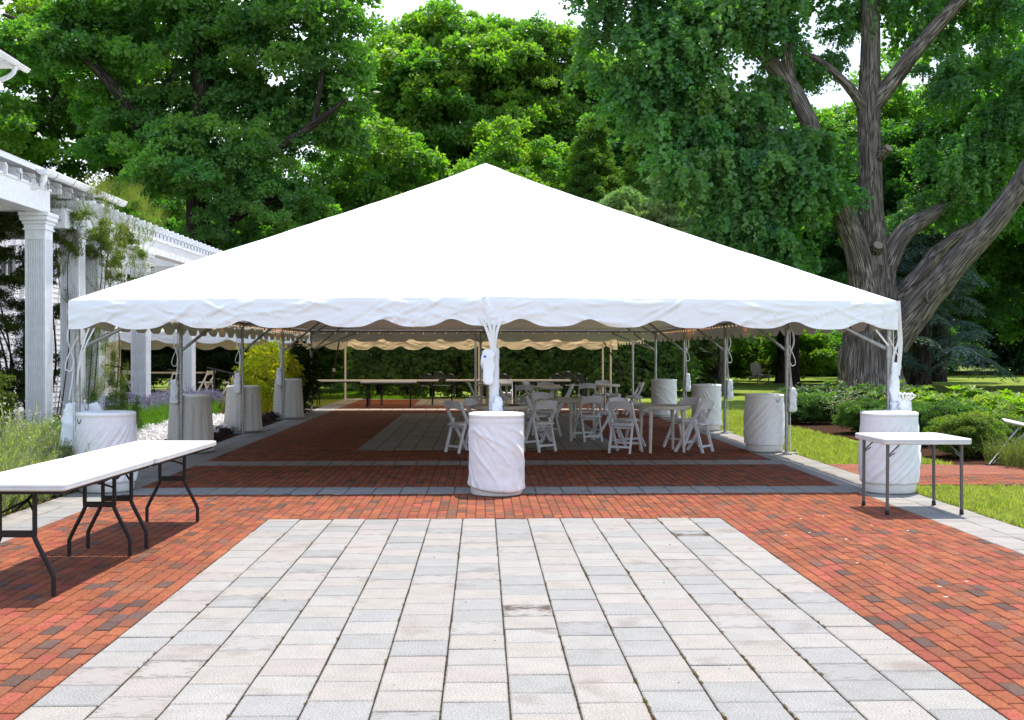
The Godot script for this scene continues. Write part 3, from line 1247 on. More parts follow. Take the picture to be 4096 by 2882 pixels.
	# wall bags, straps and ropes on the side posts
	for s in [-1.0, 1.0]:
		var x: float = TX + s * (TW - 0.05)
		for i in [0, 1, 2, 3]:
			var z: float = POSTZ[i]
			var zb := 1.13 if s < 0 else 1.0
			var low: float = [0.74, 0.62, 0.64, 0.66][i]
			if i > 0:
				put("wall_bag", bag(P(x + s * 0.085, zb + 0.02 * i, z - 0.03), 0.36 + 0.02 * i, 0.045, 0.068, 11.0 + i * 3.0 + s, 0.8), M.wallbag, t)
			put("strap", ribbon([P(x + s * 0.03, EAVE - 0.1, z - 0.03), P(x + s * 0.10, 1.75, z - 0.05), P(x + s * 0.03, 1.45, z - 0.05), P(x + s * 0.09, zb - 0.1, z - 0.03)], 0.03, Vector3(0.7, 0, 0.7)), M.strap, t)
			put("rope", pipe(P(x + s * 0.05, EAVE - 0.12, z), P(x + s * 0.06, 0.05, z), 0.006, 6), M.strap, t)
			var loop := smooth_path([P(x - s * 0.02, 1.75, z - 0.04), P(x + s * 0.10, 1.50, z - 0.05), P(x + s * 0.12, 1.38, z - 0.05), P(x + s * 0.06, 1.36, z - 0.05), P(x + s * 0.03, 1.46, z - 0.05)], 5)
			var lm := MB.new()
			lm.tube(loop, lerp_list([0.006, 0.006], loop.size()), 6)
			put("rope", lm, M.strap, t)
	# front corners: sleeve bag at left, long wrapped side wall and its looped end at right
	put("wall_bag", bag(P(x0 - 0.03, 0.99, 13.3), 0.52, 0.10, 0.17, 41.0, 0.9), M.wallbag, t)
	put("wall_bag", bag(P(x0 + 0.14, 0.98, 13.5), 0.45, 0.06, 0.16, 43.0, 0.9), M.wallbag, t)
	for k in 2:
		put("strap", ribbon([P(x0 + 0.22 + 0.06 * k, 1.84, 13.02), P(x0 + 0.15 + 0.03 * k, 1.62, 13.0), P(x0 + 0.09, 1.42 - 0.05 * k, 13.06), P(x0 + 0.06, 1.2, 13.10)], 0.028, Vector3(0.8, 0.2, 0.3)), M.strap, t)
	put("wall_bag", bag(P(x1 - 0.005, 1.45, 13.08), 0.55, 0.035, 0.055, 47.0, 0.7), M.wallbag, t)
	put("wall_bag", bag(P(x1 + 0.07, 1.02, 13.0), 0.20, 0.075, 0.05, 49.0, 0.8), M.wallbag, t)
	put("wall_bag", bag(P(x1 - 0.03, 1.00, 13.03), 0.16, 0.03, 0.05, 53.0, 0.7), M.wallbag, t)
	for k in 4:
		var loop2 := smooth_path([P(x1 + 0.05 + 0.012 * k, 0.99, 12.97), P(x1 + 0.0 + 0.045 * k, 1.07 + 0.008 * k, 12.95), P(x1 + 0.02 + 0.050 * k, 1.10 - 0.008 * k * k * 0.4, 12.95), P(x1 + 0.045 + 0.045 * k, 1.06, 12.96), P(x1 + 0.06 + 0.012 * k, 0.99, 12.98)], 5)
		var l2 := MB.new()
		l2.tube(loop2, lerp_list([0.012, 0.012], loop2.size()), 6)
		put("rope", l2, M.strap, t)
	put("strap", ribbon([P(x1 + 0.01, EAVE, 13.02), P(x1 + 0.03, 1.9, 13.03), P(x1 + 0.05, 1.65, 13.05), P(x1 + 0.02, 1.3, 13.05)], 0.05, Vector3(0.8, 0, 0.5)), M.strap, t)
	put("strap", ribbon([P(x1 - 0.22, 1.83, 13.1), P(x1 - 0.06, 1.64, 13.12)], 0.03, Vector3(0.4, 0.6, 0.3)), M.strap, t)
	put("strap", ribbon([P(x1 - 0.11, EAVE - 0.1, 13.02), P(x1 - 0.12, 1.85, 13.02)], 0.10, Vector3(1, 0, 0)), M.wallbag, t)
	# strings of warm lights along the inner eaves
	string_lights("string_lights", "string of small lit warm bulbs along the left inner eave of the big tent", P(x0 + 0.09, EAVE - 0.06, 16.5), P(x0 + 0.09, EAVE - 0.06, 30.6), 46)
	string_lights("string_lights", "string of small lit warm bulbs along the back inner eave of the big tent", P(x0 + 0.3, EAVE - 0.05, 30.6), P(x1 - 0.3, EAVE - 0.05, 30.6), 30)
	string_lights("string_lights", "string of small lit warm bulbs along the right inner eave of the big tent", P(x1 - 0.09, EAVE - 0.06, 16.5), P(x1 - 0.09, EAVE - 0.06, 30.6), 46)


func string_lights(called: String, label: String, a: Vector3, b: Vector3, count: int) -> void:
	var t := thing(called, label, "string lights", Vector3.ZERO, 0.0, "lit string lights inside the big tent")
	var w := MB.new()
	var pts := []
	for i in count * 2 + 1:
		pts.append(a.lerp(b, i / (count * 2.0)) + Vector3(0, -0.02 - (0.012 if i % 2 else 0.0), 0))
	w.tube(pts, lerp_list([0.004, 0.004], pts.size()), 5)
	put("wire", w, M.wire, t)
	var bulb := MB.new()
	bulb.lathe([Vector2(0.001, -0.028), Vector2(0.009, -0.02), Vector2(0.010, -0.010), Vector2(0.005, 0.0)], 8)
	var bm := bulb.done()
	for i in count:
		var o := put("bulb", bm, M.bulb, t)
		o.position = a.lerp(b, (i + 0.5) / count) + Vector3(0, -0.03, 0)
	for i in 2:
		var l := OmniLight3D.new()
		l.name = "bulb_glow"
		t.add_child(l, true)
		l.position = a.lerp(b, 0.3 + 0.4 * i) + Vector3(0, -0.06, 0)
		l.light_energy = 0.004
		l.light_color = Color(1.0, 0.65, 0.36)
		l.light_size = 0.012
		l.omni_range = 12.0
		l.omni_attenuation = 2.0
		l.shadow_enabled = true


func build_second_tent() -> void:
	rng.seed = 230
	var t := thing("cream_tent", "second tent of cream cloth behind the big tent with glowing scalloped valance", "tent")
	var xa := -12.6
	var xb := 4.55
	var za := 32.1
	var zb := 38.2
	var zm := (za + zb) * 0.5
	var e := 2.14
	var m := MB.new()
	for s in 2:
		m.grid(60, 10, func(u: float, w: float) -> Vector3:
			var z := lerpf(za, zm, w) if s == 0 else lerpf(zb, zm, w)
			var hip := 2.6 * w
			var x := lerpf(xa + hip, xb - hip, u)
			return P(x, lerpf(e, 4.15, w) - 0.07 * sin(w * PI), z),
			func(_u, _w): return Vector3.UP)
	for s in 2:
		var x: float = xa if s == 0 else xb
		var q: float = xa + 2.6 if s == 0 else xb - 2.6
		m.tri(P(x, e, za), P(x, e, zb), P(q, 4.15, zm), Vector3.UP)
	put("roof", m, M.cream, t)
	put("valance", valance(P(xa, e, za - 0.01), P(-4.75, e, za - 0.01), Vector3(0, 0, 1), 0.34, 1.0, 0.10, 0.0, 110, 61.0, 0.012), M.vinyl, t)
	put("valance", valance(P(xa, 2.03, zb + 0.01), P(xb, 2.03, zb + 0.01), Vector3(0, 0, -1), 0.40, 0.86, 0.12, 0.0, 200, 63.0, 0.03), M.cream, t)
	for x in [xa - 0.01, xb + 0.01]:
		put("valance", valance(P(x, e, za), P(x, e, zb), Vector3(signf(x), 0, 0), 0.36, 0.7, 0.1, 0.0, 60, 66.0, 0.012), M.cream, t)
	for p in [[-4.4, 36.9], [4.3, 32.4], [4.3, 38.0], [3.95, 37.2], [-0.18, 32.2], [-12.3, 32.4], [-9.6, 32.5], [-7.6, 37.8], [-12.3, 38.0], [-0.1, 38.1]]:
		put("post", pipe(P(p[0], 0.0, p[1]), P(p[0], e - 0.05, p[1]), 0.032), M.tan_post if p[1] > 36.0 else M.pipe, t)
	for z in [za + 0.05, zb - 0.05]:
		put("eave_rail", pipe(P(xa, e - 0.05 if z < 35.0 else 2.0, z), P(xb, e - 0.05 if z < 35.0 else 2.0, z), 0.022), M.pipe, t)
	for p in [[-4.72, 36.6, -4.55], [4.55, 37.4, 3.95]]:
		put("strap", ribbon([P(p[2], 1.95, p[1]), P(p[0], 0.95, p[1]), P(p[0], 0.45, p[1])], 0.05, Vector3(1, 0, 0)), M.leg, t)
	var buckle := MB.new()
	buckle.box(P(-4.72, 0.98, 36.55), Vector3(0.08, 0.11, 0.03), 0.006)
	put("ratchet_buckle", buckle, M.pipe, t)


# ---- weight barrels in cloth covers ----
func drum(called: String, label: String, at: Vector3, r: float, h: float, kind: int, sd: float) -> Node3D:
	var t := thing(called, label, "barrel", at, 0.0, "covered weight barrels at the tent posts")
	var b := MB.new()
	b.lathe([Vector2(0.0, 0.0), Vector2(r * 0.90, 0.0), Vector2(r * 0.95, 0.02), Vector2(r * 0.965, 0.08), Vector2(r * 0.955, 0.16), Vector2(r * 0.97, h * 0.5), Vector2(r * 0.955, h - 0.14), Vector2(r * 0.97, h - 0.06), Vector2(r * 0.97, h - 0.02), Vector2(0.0, h - 0.015)], 48)
	put("barrel", b, M.barrel, t)
	# lid with a rolled rim
	var l := MB.new()
	if kind != 2:
		l.lathe([Vector2(0.0, h + 0.022), Vector2(r * 0.6, h + 0.026), Vector2(r * 0.93, h + 0.02), Vector2(r * 1.02, h + 0.012), Vector2(r * 1.035, h - 0.006), Vector2(r * 1.02, h - 0.03), Vector2(r * 0.98, h - 0.036)], 56)
	else:
		l.lathe([Vector2(0.0, h + 0.004), Vector2(r * 0.93, h + 0.004), Vector2(r * 0.99, h), Vector2(r * 1.0, h - 0.02), Vector2(r * 0.98, h - 0.03)], 56)
	for i in l.v.size():
		l.v[i].y += 0.006 * noise_a.get_noise_2d(l.v[i].x * 30.0 + sd, l.v[i].z * 30.0)
	put("lid", l, M.lid, t)
	var c := MB.new()
	var bottom := 0.07 if kind == 0 else (0.02 if kind == 2 else 0.10)
	rng.seed = int(sd * 10.0)
	var circ := TAU * r
	var folds := []
	if kind == 0:
		folds = make_folds(46, circ, h, Vector2(0.45, 1.15), Vector2(0.12, 0.48), Vector2(0.009, 0.026), 0.013)
		folds.append_array(make_folds(40, circ, h, Vector2(-0.5, 2.4), Vector2(0.03, 0.10), Vector2(0.007, 0.012), 0.008))
	elif kind == 1:
		for i in 40:
			var a := 2.25 + rf(-0.10, 0.10)
			folds.append([circ * i / 40.0 + rf(-0.02, 0.02), h * rf(0.35, 0.6), cos(a), sin(a), rf(0.4, 0.75), rf(0.007, 0.012), rf(0.008, 0.016)])
	else:
		folds = make_folds(44, circ, h, Vector2(1.3, 1.8), Vector2(0.15, 0.6), Vector2(0.010, 0.03), 0.010)
	c.grid(170, 64, func(u: float, w: float) -> Vector3:
		var a := u * TAU
		var y := lerpf(h - 0.028, bottom, w)
		var s := a * r
		var rr := r
		var f := smoothstep(0.09, 0.16, w)
		rr += f * fold_at(folds, s, y, circ) + 0.004 * noise_a.get_noise_2d(s * 22.0 + sd, y * 22.0)
		if kind == 0:    # thin film, flared at the foot
			rr += 0.010 * w + 0.03 * smoothstep(0.80, 0.95, w) * clampf(0.4 + noise_a.get_noise_2d(cos(a) * 9.0 + sd, sin(a) * 9.0), 0, 1)
			y -= 0.035 * smoothstep(0.8, 1.0, w) * sin(a + sd)
		elif kind == 1:  # tight diagonal swirl
			rr += 0.006 + 0.012 * w * sin(w * PI)
		else:            # gathered skirt
			rr += 0.004 + f * 0.008 * sin(a * 15.0 + 2.0 * noise_a.get_noise_2d(cos(a) * 12.0 + sd, y * 4.0)) * (0.4 + w) + 0.045 * w
		rr -= 0.03 * smoothstep(0.975, 1.0, w)
		return Vector3(cos(a) * rr, y, sin(a) * rr),
		func(u, _w): return Vector3(cos(u * TAU), 0, sin(u * TAU)))
	put("cover", c, M.cover if kind < 2 else M.linen, t)
	var band := MB.new()
	band.lathe([Vector2(r * 1.0, h - 0.035), Vector2(r * 1.014, h - 0.038), Vector2(r * 1.012, h - 0.085), Vector2(r * 1.0, h - 0.088)], 56)
	put("hem_band", band, M.cover if kind < 2 else M.linen, t)
	var cord := MB.new()
	var pts := []
	for i in 13:
		var a := (PI * 0.70 if sd < 14.0 else PI * 0.30) + i * 0.022
		pts.append(Vector3(cos(a) * r * 1.04, h - 0.05 - 0.05 * sin(i / 12.0 * PI), sin(a) * r * 1.04))
	if kind == 1 and (sd < 14.0 or sd > 36.0):
		cord.tube(pts, lerp_list([0.004, 0.004], 13), 6)
		put("cord", cord, M.wire, t)
	return t


func build_drums() -> void:
	M.linen = mat(Color(0.60, 0.575, 0.52), 0.8, 0.2)
	world_tex(M.linen, M.cover.albedo_texture, 1.4)
	drum("covered_barrel", "white wrapped barrel with thin rumpled film at the front centre tent post", P(0.16, 0, 12.62), 0.298, 0.885, 0, 7.0)
	drum("covered_barrel", "bluish white barrel with diagonal swirled wrap at the front left post behind the long tables", P(-4.26, 0, 13.06), 0.315, 0.875, 1, 13.0)
	drum("covered_barrel", "greenish linen barrel with gathered skirt at the second left post", P(-4.55, 0, 17.95), 0.305, 0.90, 2, 17.0)
	drum("covered_barrel", "grey skirted barrel at the third left post beside the white flowers", P(-4.68, 0, 22.5), 0.315, 0.90, 2, 23.0)
	drum("covered_barrel", "pale skirted barrel farthest back on the left beside the golden shrub", P(-4.55, 0, 26.95), 0.305, 0.93, 2, 29.0)
	drum("covered_barrel", "white barrel with diagonal swirled wrap at the front right post behind the small table", P(4.58, 0, 12.72), 0.305, 0.885, 1, 31.0)
	drum("covered_barrel", "white wrapped barrel on the right border at the second right post", P(4.47, 0, 17.95), 0.295, 0.885, 1, 37.0)
	drum("covered_barrel", "cream barrel with strap pulled up from its lid at the third right post", P(4.50, 0, 22.75), 0.285, 0.90, 0, 41.0)
	drum("covered_barrel", "white wrapped barrel farthest back on the right near the dark hedge", P(4.37, 0, 27.3), 0.30, 0.89, 0, 43.0)


# ---- folding tables ----
func tube_path(m: MB, pts: Array, r: float) -> void:
	var q := smooth_path(pts, 5)
	m.tube(q, lerp_list([r, r], q.size()), 10)


# long table along local z: length l, width w, wishbone leg frames
func long_table(called: String, label: String, at: Vector3, turn: float, l: float, w: float, top: Material, leg: Material) -> Node3D:
	var t := thing(called, label, "table", at, turn, "folding tables")
	var m := MB.new()
	rounded_top(m, w, l, 0.695, 0.74, 0.045)
	put("tabletop", m, top, t)
	var rim := MB.new()
	rim.box(Vector3(0, 0.683, 0), Vector3(w - 0.07, 0.022, l - 0.07))
	put("apron", rim, leg, t)
	for s in [-1.0, 1.0]:
		var z: float = s * (l * 0.5 - 0.17)
		for k in [-1.0, 1.0]:
			var g := MB.new()
			tube_path(g, [Vector3(k * 0.115, 0.69, z), Vector3(k * 0.115, 0.42, z), Vector3(k * 0.12, 0.36, z), Vector3(k * 0.225, 0.15, z), Vector3(k * 0.235, 0.09, z), Vector3(k * 0.235, 0.0, z)], 0.0155)
			put("leg", g, leg, t)
		var bar := MB.new()
		bar.box(Vector3(0, 0.40, z), Vector3(0.23, 0.045, 0.016), 0.003)
		bar.box(Vector3(0, 0.675, z), Vector3(0.5, 0.03, 0.03), 0.003)
		put("crossbar", bar, leg, t)
		var br := MB.new()
		br.tube([Vector3(0, 0.56, z), Vector3(0, 0.60, z - s * 0.16)], [0.009, 0.009], 8)
		br.tube([Vector3(0, 0.60, z - s * 0.16), Vector3(0, 0.69, z - s * 0.44)], [0.012, 0.012], 8)
		br.tube([Vector3(-0.115, 0.53, z), Vector3(0, 0.60, z - s * 0.16)], [0.008, 0.008], 8)
		br.tube([Vector3(0.115, 0.53, z), Vector3(0, 0.60, z - s * 0.16)], [0.008, 0.008], 8)
		put("brace", br, leg, t)
	return t


# slab with rounded corners and edges
func rounded_top(m: MB, w: float, l: float, y0: float, y1: float, rad: float) -> void:
	var ring := []
	for q in 4:
		var cx: float = (w * 0.5 - rad) * (1.0 if q == 0 or q == 3 else -1.0)
		var cz: float = (l * 0.5 - rad) * (1.0 if q < 2 else -1.0)
		for i in 6:
			var a := q * PI * 0.5 + i * PI * 0.1
			ring.append([Vector2(cx, cz), Vector2(cos(a), sin(a))])
	var e := 0.008
	var levels := [[y0, -e], [y0 + e, 0.0], [lerpf(y0, y1, 0.48), 0.0], [lerpf(y0, y1, 0.52), -0.004], [lerpf(y0, y1, 0.56), 0.0], [y1 - e, 0.0], [y1 - e * 0.3, -e * 0.3], [y1, -e]]
	var n := ring.size()
	for j in levels.size() - 1:
		for i in n:
			var r0: Array = ring[i]
			var r1: Array = ring[(i + 1) % n]
			var pt := func(rr: Array, lv: Array) -> Vector3:
				var p: Vector2 = rr[0] + rr[1] * (rad + lv[1])
				return Vector3(p.x, lv[0], p.y)
			var out := Vector3(r0[1].x + r1[1].x, 0, r0[1].y + r1[1].y)
			m.quad(pt.call(r0, levels[j]), pt.call(r1, levels[j]), pt.call(r1, levels[j + 1]), pt.call(r0, levels[j + 1]), out + Vector3.UP * (0.5 if j > 4 else (-0.5 if j == 0 else 0.0)))
	for side in [[y1, Vector3.UP], [y0, Vector3.DOWN]]:
		var c := Vector3(0, side[0], 0)
		for i in n:
			var a: Vector2 = ring[i][0] + ring[i][1] * (rad - e)
			var b: Vector2 = ring[(i + 1) % n][0] + ring[(i + 1) % n][1] * (rad - e)
			m.tri(c, Vector3(a.x, side[0], a.y), Vector3(b.x, side[0], b.y), side[1])


func build_tables() -> void:
	# two long tables end to end at left, a square table at right
	long_table("folding_table", "white folding table nearest the camera at the left edge", P(-2.975, 0, 8.16), -0.040, 1.76, 0.75, M.plastic, M.leg)
	long_table("folding_table", "white folding table set end to end behind the nearest one at left", P(-2.90, 0, 9.945), -0.040, 1.76, 0.75, M.plastic, M.leg)
	var t := thing("square_table", "small square white folding table with straight grey legs at right", "table", P(4.275, 0, 11.25), 0.012)
	var m := MB.new()
	rounded_top(m, 0.86, 0.88, 0.685, 0.74, 0.05)
	put("tabletop", m, M.plastic, t)
	for sx in [-1.0, 1.0]:
		for sz in [-1.0, 1.0]:
			var x: float = sx * 0.365
			var z: float = sz * 0.33
			var g := MB.new()
			g.tube([Vector3(x, 0.0, z), Vector3(x * 0.99, 0.70, z)], [0.0155, 0.0165], 12)
			var leg := put("leg", g, M.greyleg, t)
			var f := MB.new()
			f.lathe([Vector2(0.0, 0.0), Vector2(0.021, 0.0), Vector2(0.019, 0.04), Vector2(0.016, 0.05)], 14, Vector3(x, 0, z))
			put("rubber_foot", f, M.rubber, leg)
			var b := MB.new()
			b.tube([Vector3(x, 0.56, z), Vector3(x - sx * 0.13, 0.69, z)], [0.007, 0.007], 8)
			b.tube([Vector3(x, 0.55, z), Vector3(x - sx * 0.07, 0.60, z + 0.01)], [0.006, 0.006], 8)
			put("brace", b, M.greyleg, t)


# ---- white resin folding chairs and round tables ----
var chair0: Node3D


func make_chair() -> Node3D:
	# faces -z; the long rails run from the front feet up to the top of the back
	var t := thing("folding_chair", "", "chair", Vector3.ZERO, 0.0, "white resin folding chairs")
	var w := 0.205
	for s in [-1.0, 1.0]:
		var m := MB.new()
		var pts := [Vector3(s * w, 0.0, -0.25), Vector3(s * w, 0.44, 0.02), Vector3(s * (w - 0.004), 0.60, 0.115), Vector3(s * (w - 0.01), 0.80, 0.20)]
		rail(m, pts, 0.024, 0.048)
		put("side_rail", m, M.resin, t)
		var r := MB.new()
		rail(r, [Vector3(s * (w - 0.035), 0.53, 0.05), Vector3(s * (w - 0.035), 0.44, 0.085), Vector3(s * (w - 0.035), 0.0, 0.21)], 0.024, 0.042)
		put("rear_leg", r, M.resin, t)
	var seat := MB.new()
	rounded_top(seat, 0.36, 0.38, 0.425, 0.45, 0.04)
	put("seat", seat, M.resin, t)
	var pad := MB.new()
	rounded_top(pad, 0.33, 0.34, 0.45, 0.468, 0.05)
	put("seat_pad", pad, M.resin, t)
	# bowed back panel with a crowned top
	var b := MB.new()
	for face in [0.0, 1.0]:
		b.grid(14, 6, func(u: float, v: float) -> Vector3:
			var x := (u - 0.5) * 2.0 * (w - 0.01)
			var top := 0.785 + 0.028 * cos((u - 0.5) * PI)
			var low := 0.655 + 0.035 * cos((u - 0.5) * PI)
			var y := lerpf(low, top, v)
			var z = 0.115 + (y - 0.60) * 0.43 + 0.03 * cos((u - 0.5) * PI) + face * 0.018
			return Vector3(x, y, z),
			func(_u, _v): return Vector3(0, 0, -1.0 if face < 0.5 else 1.0))
	for e in [0.0, 1.0]:
		b.grid(14, 1, func(u: float, v: float) -> Vector3:
			var x := (u - 0.5) * 2.0 * (w - 0.01)
			var y := (0.785 if e > 0.5 else 0.655) + (0.028 if e > 0.5 else 0.035) * cos((u - 0.5) * PI)
			return Vector3(x, y, 0.115 + (y - 0.60) * 0.43 + 0.03 * cos((u - 0.5) * PI) + v * 0.018),
			func(_u, _v): return Vector3(0, 1.0 if e > 0.5 else -1.0, 0))
	put("backrest", b, M.resin, t)
	var c := MB.new()
	c.box(Vector3(0, 0.10, 0.182), Vector3(0.32, 0.035, 0.02), 0.004)
	c.box(Vector3(0, 0.40, 0.06), Vector3(0.34, 0.05, 0.022), 0.004)
	c.box(Vector3(0, 0.14, -0.165), Vector3(0.385, 0.035, 0.02), 0.004)
	put("stretcher", c, M.resin, t)
	return t


# a flat bar of width a (x) and depth b swept along a path
func rail(m: MB, pts: Array, a: float, b: float) -> void:
	var q := smooth_path(pts, 4)
	for i in q.size() - 1:
		var d0: Vector3 = (q[mini(i + 1, q.size() - 1)] - q[maxi(i - 1, 0)]).normalized()
		var d1: Vector3 = (q[mini(i + 2, q.size() - 1)] - q[i]).normalized()
		var n0 := d0.cross(Vector3.RIGHT).normalized() * b * 0.5
		var n1 := d1.cross(Vector3.RIGHT).normalized() * b * 0.5
		var s := Vector3.RIGHT * a * 0.5
		m.quad(q[i] - s + n0, q[i] + s + n0, q[i + 1] + s + n1, q[i + 1] - s + n1, n0)
		m.quad(q[i] - s - n0, q[i] + s - n0, q[i + 1] + s - n1, q[i + 1] - s - n1, -n0)
		m.quad(q[i] - s - n0, q[i] - s + n0, q[i + 1] - s + n1, q[i + 1] - s - n1, -s)
		m.quad(q[i] + s - n0, q[i] + s + n0, q[i + 1] + s + n1, q[i + 1] + s - n1, s)
	for e in [0, q.size() - 1]:
		var d: Vector3 = (q[1] - q[0]) if e == 0 else (q[-1] - q[-2])
		var nn := d.normalized().cross(Vector3.RIGHT).normalized() * b * 0.5
		var s := Vector3.RIGHT * a * 0.5
		m.quad(q[e] - s - nn, q[e] + s - nn, q[e] + s + nn, q[e] - s + nn, -d if e == 0 else d)


func make_round_table() -> Node3D:
	var t := thing("round_table", "", "table", Vector3.ZERO, 0.0, "round plastic tables under the tent")
	var m := MB.new()
	m.lathe([Vector2(0.0, 0.725), Vector2(0.42, 0.728), Vector2(0.438, 0.732), Vector2(0.452, 0.726), Vector2(0.456, 0.712), Vector2(0.452, 0.68), Vector2(0.445, 0.672), Vector2(0.438, 0.68), Vector2(0.43, 0.705), Vector2(0.0, 0.705)], 48)
	put("tabletop", m, M.tabletop, t)
	for k in 4:
		var a := PI * 0.25 + k * PI * 0.5
		var d := Vector3(cos(a), 0, sin(a))
		var g := MB.new()
		g.tube([d * 0.36 + Vector3(0, 0.706, 0), d * 0.365 + Vector3(0, 0.6, 0), d * 0.375 + Vector3(0, 0.3, 0), d * 0.385], [0.036, 0.031, 0.027, 0.022], 10)
		put("leg", g, M.tabletop, t)
	return t


func build_chairs() -> void:
	rng.seed = 300
	var t0 := make_round_table()
	var tables := [
		[2.84, 17.95, 0.15, "round plastic table nearest on the right under the tent"],
		[1.62, 20.35, 0.62, "round plastic table in the middle of the tent behind the front two"],
		[0.30, 18.0, 0.4, "round plastic table directly behind the front centre barrel"],
		[1.50, 27.6, 0.2, "small looking round table at the back beside the dark blue grey chair"],
		[3.10, 29.3, 0.5, "round plastic table at the back right near the tent posts"],
		[0.32, 30.2, 0.3, "round plastic table farthest back near the long tan table"]]
	for i in tables.size():
		var q: Array = tables[i]
		if i == 0:
			t0.position = P(q[0], 0, q[1]); t0.rotation.y = q[2]; t0.set_meta("label", q[3])
		else:
			copy(t0, P(q[0], 0, q[1]), q[2], q[3])
	chair0 = make_chair()
	var chairs := [
		[-0.30, 17.9, -52, "white folding chair just left of the front centre barrel with its back to us"],
		[-0.02, 18.65, -115, "white folding chair partly hidden behind the left end of the table behind the barrel"],
		[0.90, 18.05, 38, "white folding chair just right of the front centre barrel"],
		[1.86, 20.0, 22, "white folding chair drawn up at the near right side of the middle round table"],
		[2.22, 17.75, -28, "nearest white folding chair left of the right front round table, seen from behind"],
		[3.36, 17.85, 52, "white folding chair at the right end of the right front round table"],
		[3.32, 18.75, 130, "white folding chair behind the right end of the right front table facing left"],
		[2.38, 18.85, -145, "white folding chair behind the left side of the right front table"],
		[2.28, 20.95, 105, "white folding chair right of the middle round table facing left"],
		[1.18, 21.25, -160, "white folding chair behind the middle round table facing us"],
		[0.92, 20.1, -75, "white folding chair at the left side of the middle round table"],
		[1.98, 27.3, 78, "bluish lit white chair seen sideways right of the back round table"],
		[2.55, 27.9, 5, "white folding chair facing away in front of the back right round table"],
		[3.80, 28.4, 95, "white folding chair seen in profile at the far right by the tent post"],
		[1.00, 26.5, -8, "white folding chair facing away just left of the back round table"],
		[0.52, 27.6, -72, "white folding chair in profile left of the back round table"],
		[-0.12, 28.4, -88, "leftmost white chair at the back, seen in profile beside the grey posts"],
		[0.62, 30.9, 178, "white folding chair facing us in front of the long tan table"],
		[3.20, 30.15, 170, "white folding chair behind the back right round table facing us"],
		[1.32, 30.0, -115, "cream lit folding chair in front of the tan table edge"],
		[1.58, 28.4, 175, "white folding chair behind the back round table facing us"]]
	for i in chairs.size():
		var q: Array = chairs[i]
		if i == 0:
			chair0.position = P(q[0], 0, q[1]); chair0.rotation.y = deg_to_rad(q[2]); chair0.set_meta("label", q[3])
		else:
			copy(chair0, P(q[0], 0, q[1]), deg_to_rad(q[2]), q[3])
	# papers left on the table behind the barrel
	var book := MB.new()
	book.box(Vector3.ZERO, Vector3(0.16, 0.012, 0.11), 0.002)
	var o := put("booklet", book, M.leg)
	o.position = P(0.50, 0.739, 17.9)
	o.rotation.y = 0.2
	tag(o, "small dark booklet lying on the round table behind the barrel", "booklet")


func build_back_furniture() -> void:
	rng.seed = 330
	long_table("folding_table", "tan lit long folding table at the back left under the cream tent", P(-4.05, 0, 33.6), PI / 2, 1.83, 0.76, M.tabletop, M.leg)
	long_table("folding_table", "tan lit long folding table at the back, right half of the left pair", P(-2.2, 0, 33.6), PI / 2, 1.83, 0.76, M.tabletop, M.leg)
	long_table("folding_table", "folding table standing in front of the left pair of tan tables", P(-2.62, 0, 32.2), PI / 2 + 0.03, 1.55, 0.76, M.tabletop, M.leg)
	long_table("folding_table", "tan lit long folding table behind the round tables, left of the grey posts", P(-0.15, 0, 33.9), PI / 2, 1.83, 0.76, M.tabletop, M.leg)
	long_table("folding_table", "tan lit long folding table behind the round tables, right of the grey posts", P(1.70, 0, 33.8), PI / 2, 1.83, 0.76, M.tabletop, M.leg)
	# ornate iron benches against the hedge
	var b := iron_bench()
	b.position = P(-1.45, 0, 38.1)
	b.set_meta("label", "ornate black iron bench before the hedge left of the grey posts")
	copy(b, P(0.35, 0, 38.2), 0.0, "ornate black iron bench behind the long tan table right of the grey posts")
	copy(b, P(2.9, 0, 38.3), 0.0, "ornate black iron bench farthest right before the hedge")
	# chairs and a table on the terrace under the left part of the cream tent
	var names := ["folding chair on the terrace beyond the fourth column, turned left", "folding chair at the right end of the terrace near the golden shrub", "white folding chair on the terrace between the white columns", "folding chair behind the dark handrail on the terrace"]
	var spots := [[-8.5, 35.4, 70], [-7.75, 35.2, 100], [-11.0, 36.2, -30], [-9.6, 36.0, 160]]
	for i in 4:
		copy(chair0, P(spots[i][0], 0.18, spots[i][1]), deg_to_rad(spots[i][2]), names[i])
	long_table("folding_table", "tan folding table on the terrace behind the columns", P(-9.8, 0.18, 36.8), PI / 2, 1.83, 0.76, M.tabletop, M.leg)
	handrail("handrail", "dark metal handrail on the terrace between the third pair of columns", [P(-11.0, 1.22, 33.0), P(-9.6, 1.02, 33.0)], [[-10.35, 33.0]])
	handrail("handrail", "dark metal handrail beside the third white column ending in a step down", [P(-8.9, 1.06, 32.6), P(-8.3, 0.95, 32.6)], [[-8.55, 32.6], [-8.35, 32.6]])
	handrail("handrail", "dark metal handrail right of the fourth white column", [P(-7.75, 1.12, 32.4), P(-6.95, 0.93, 32.4)], [[-7.55, 32.4], [-7.1, 32.4], [-6.98, 32.4]])
	adirondack("adirondack_chair", "weathered brown slatted lawn chair beyond the right lawn", P(12.5, 0, 64.5), -0.9, M.wood)
	adirondack("adirondack_chair", "pale slatted lawn chair under the trees right of the yellow bushes", P(14.1, 0, 57.6), 0.35, M.palewood)


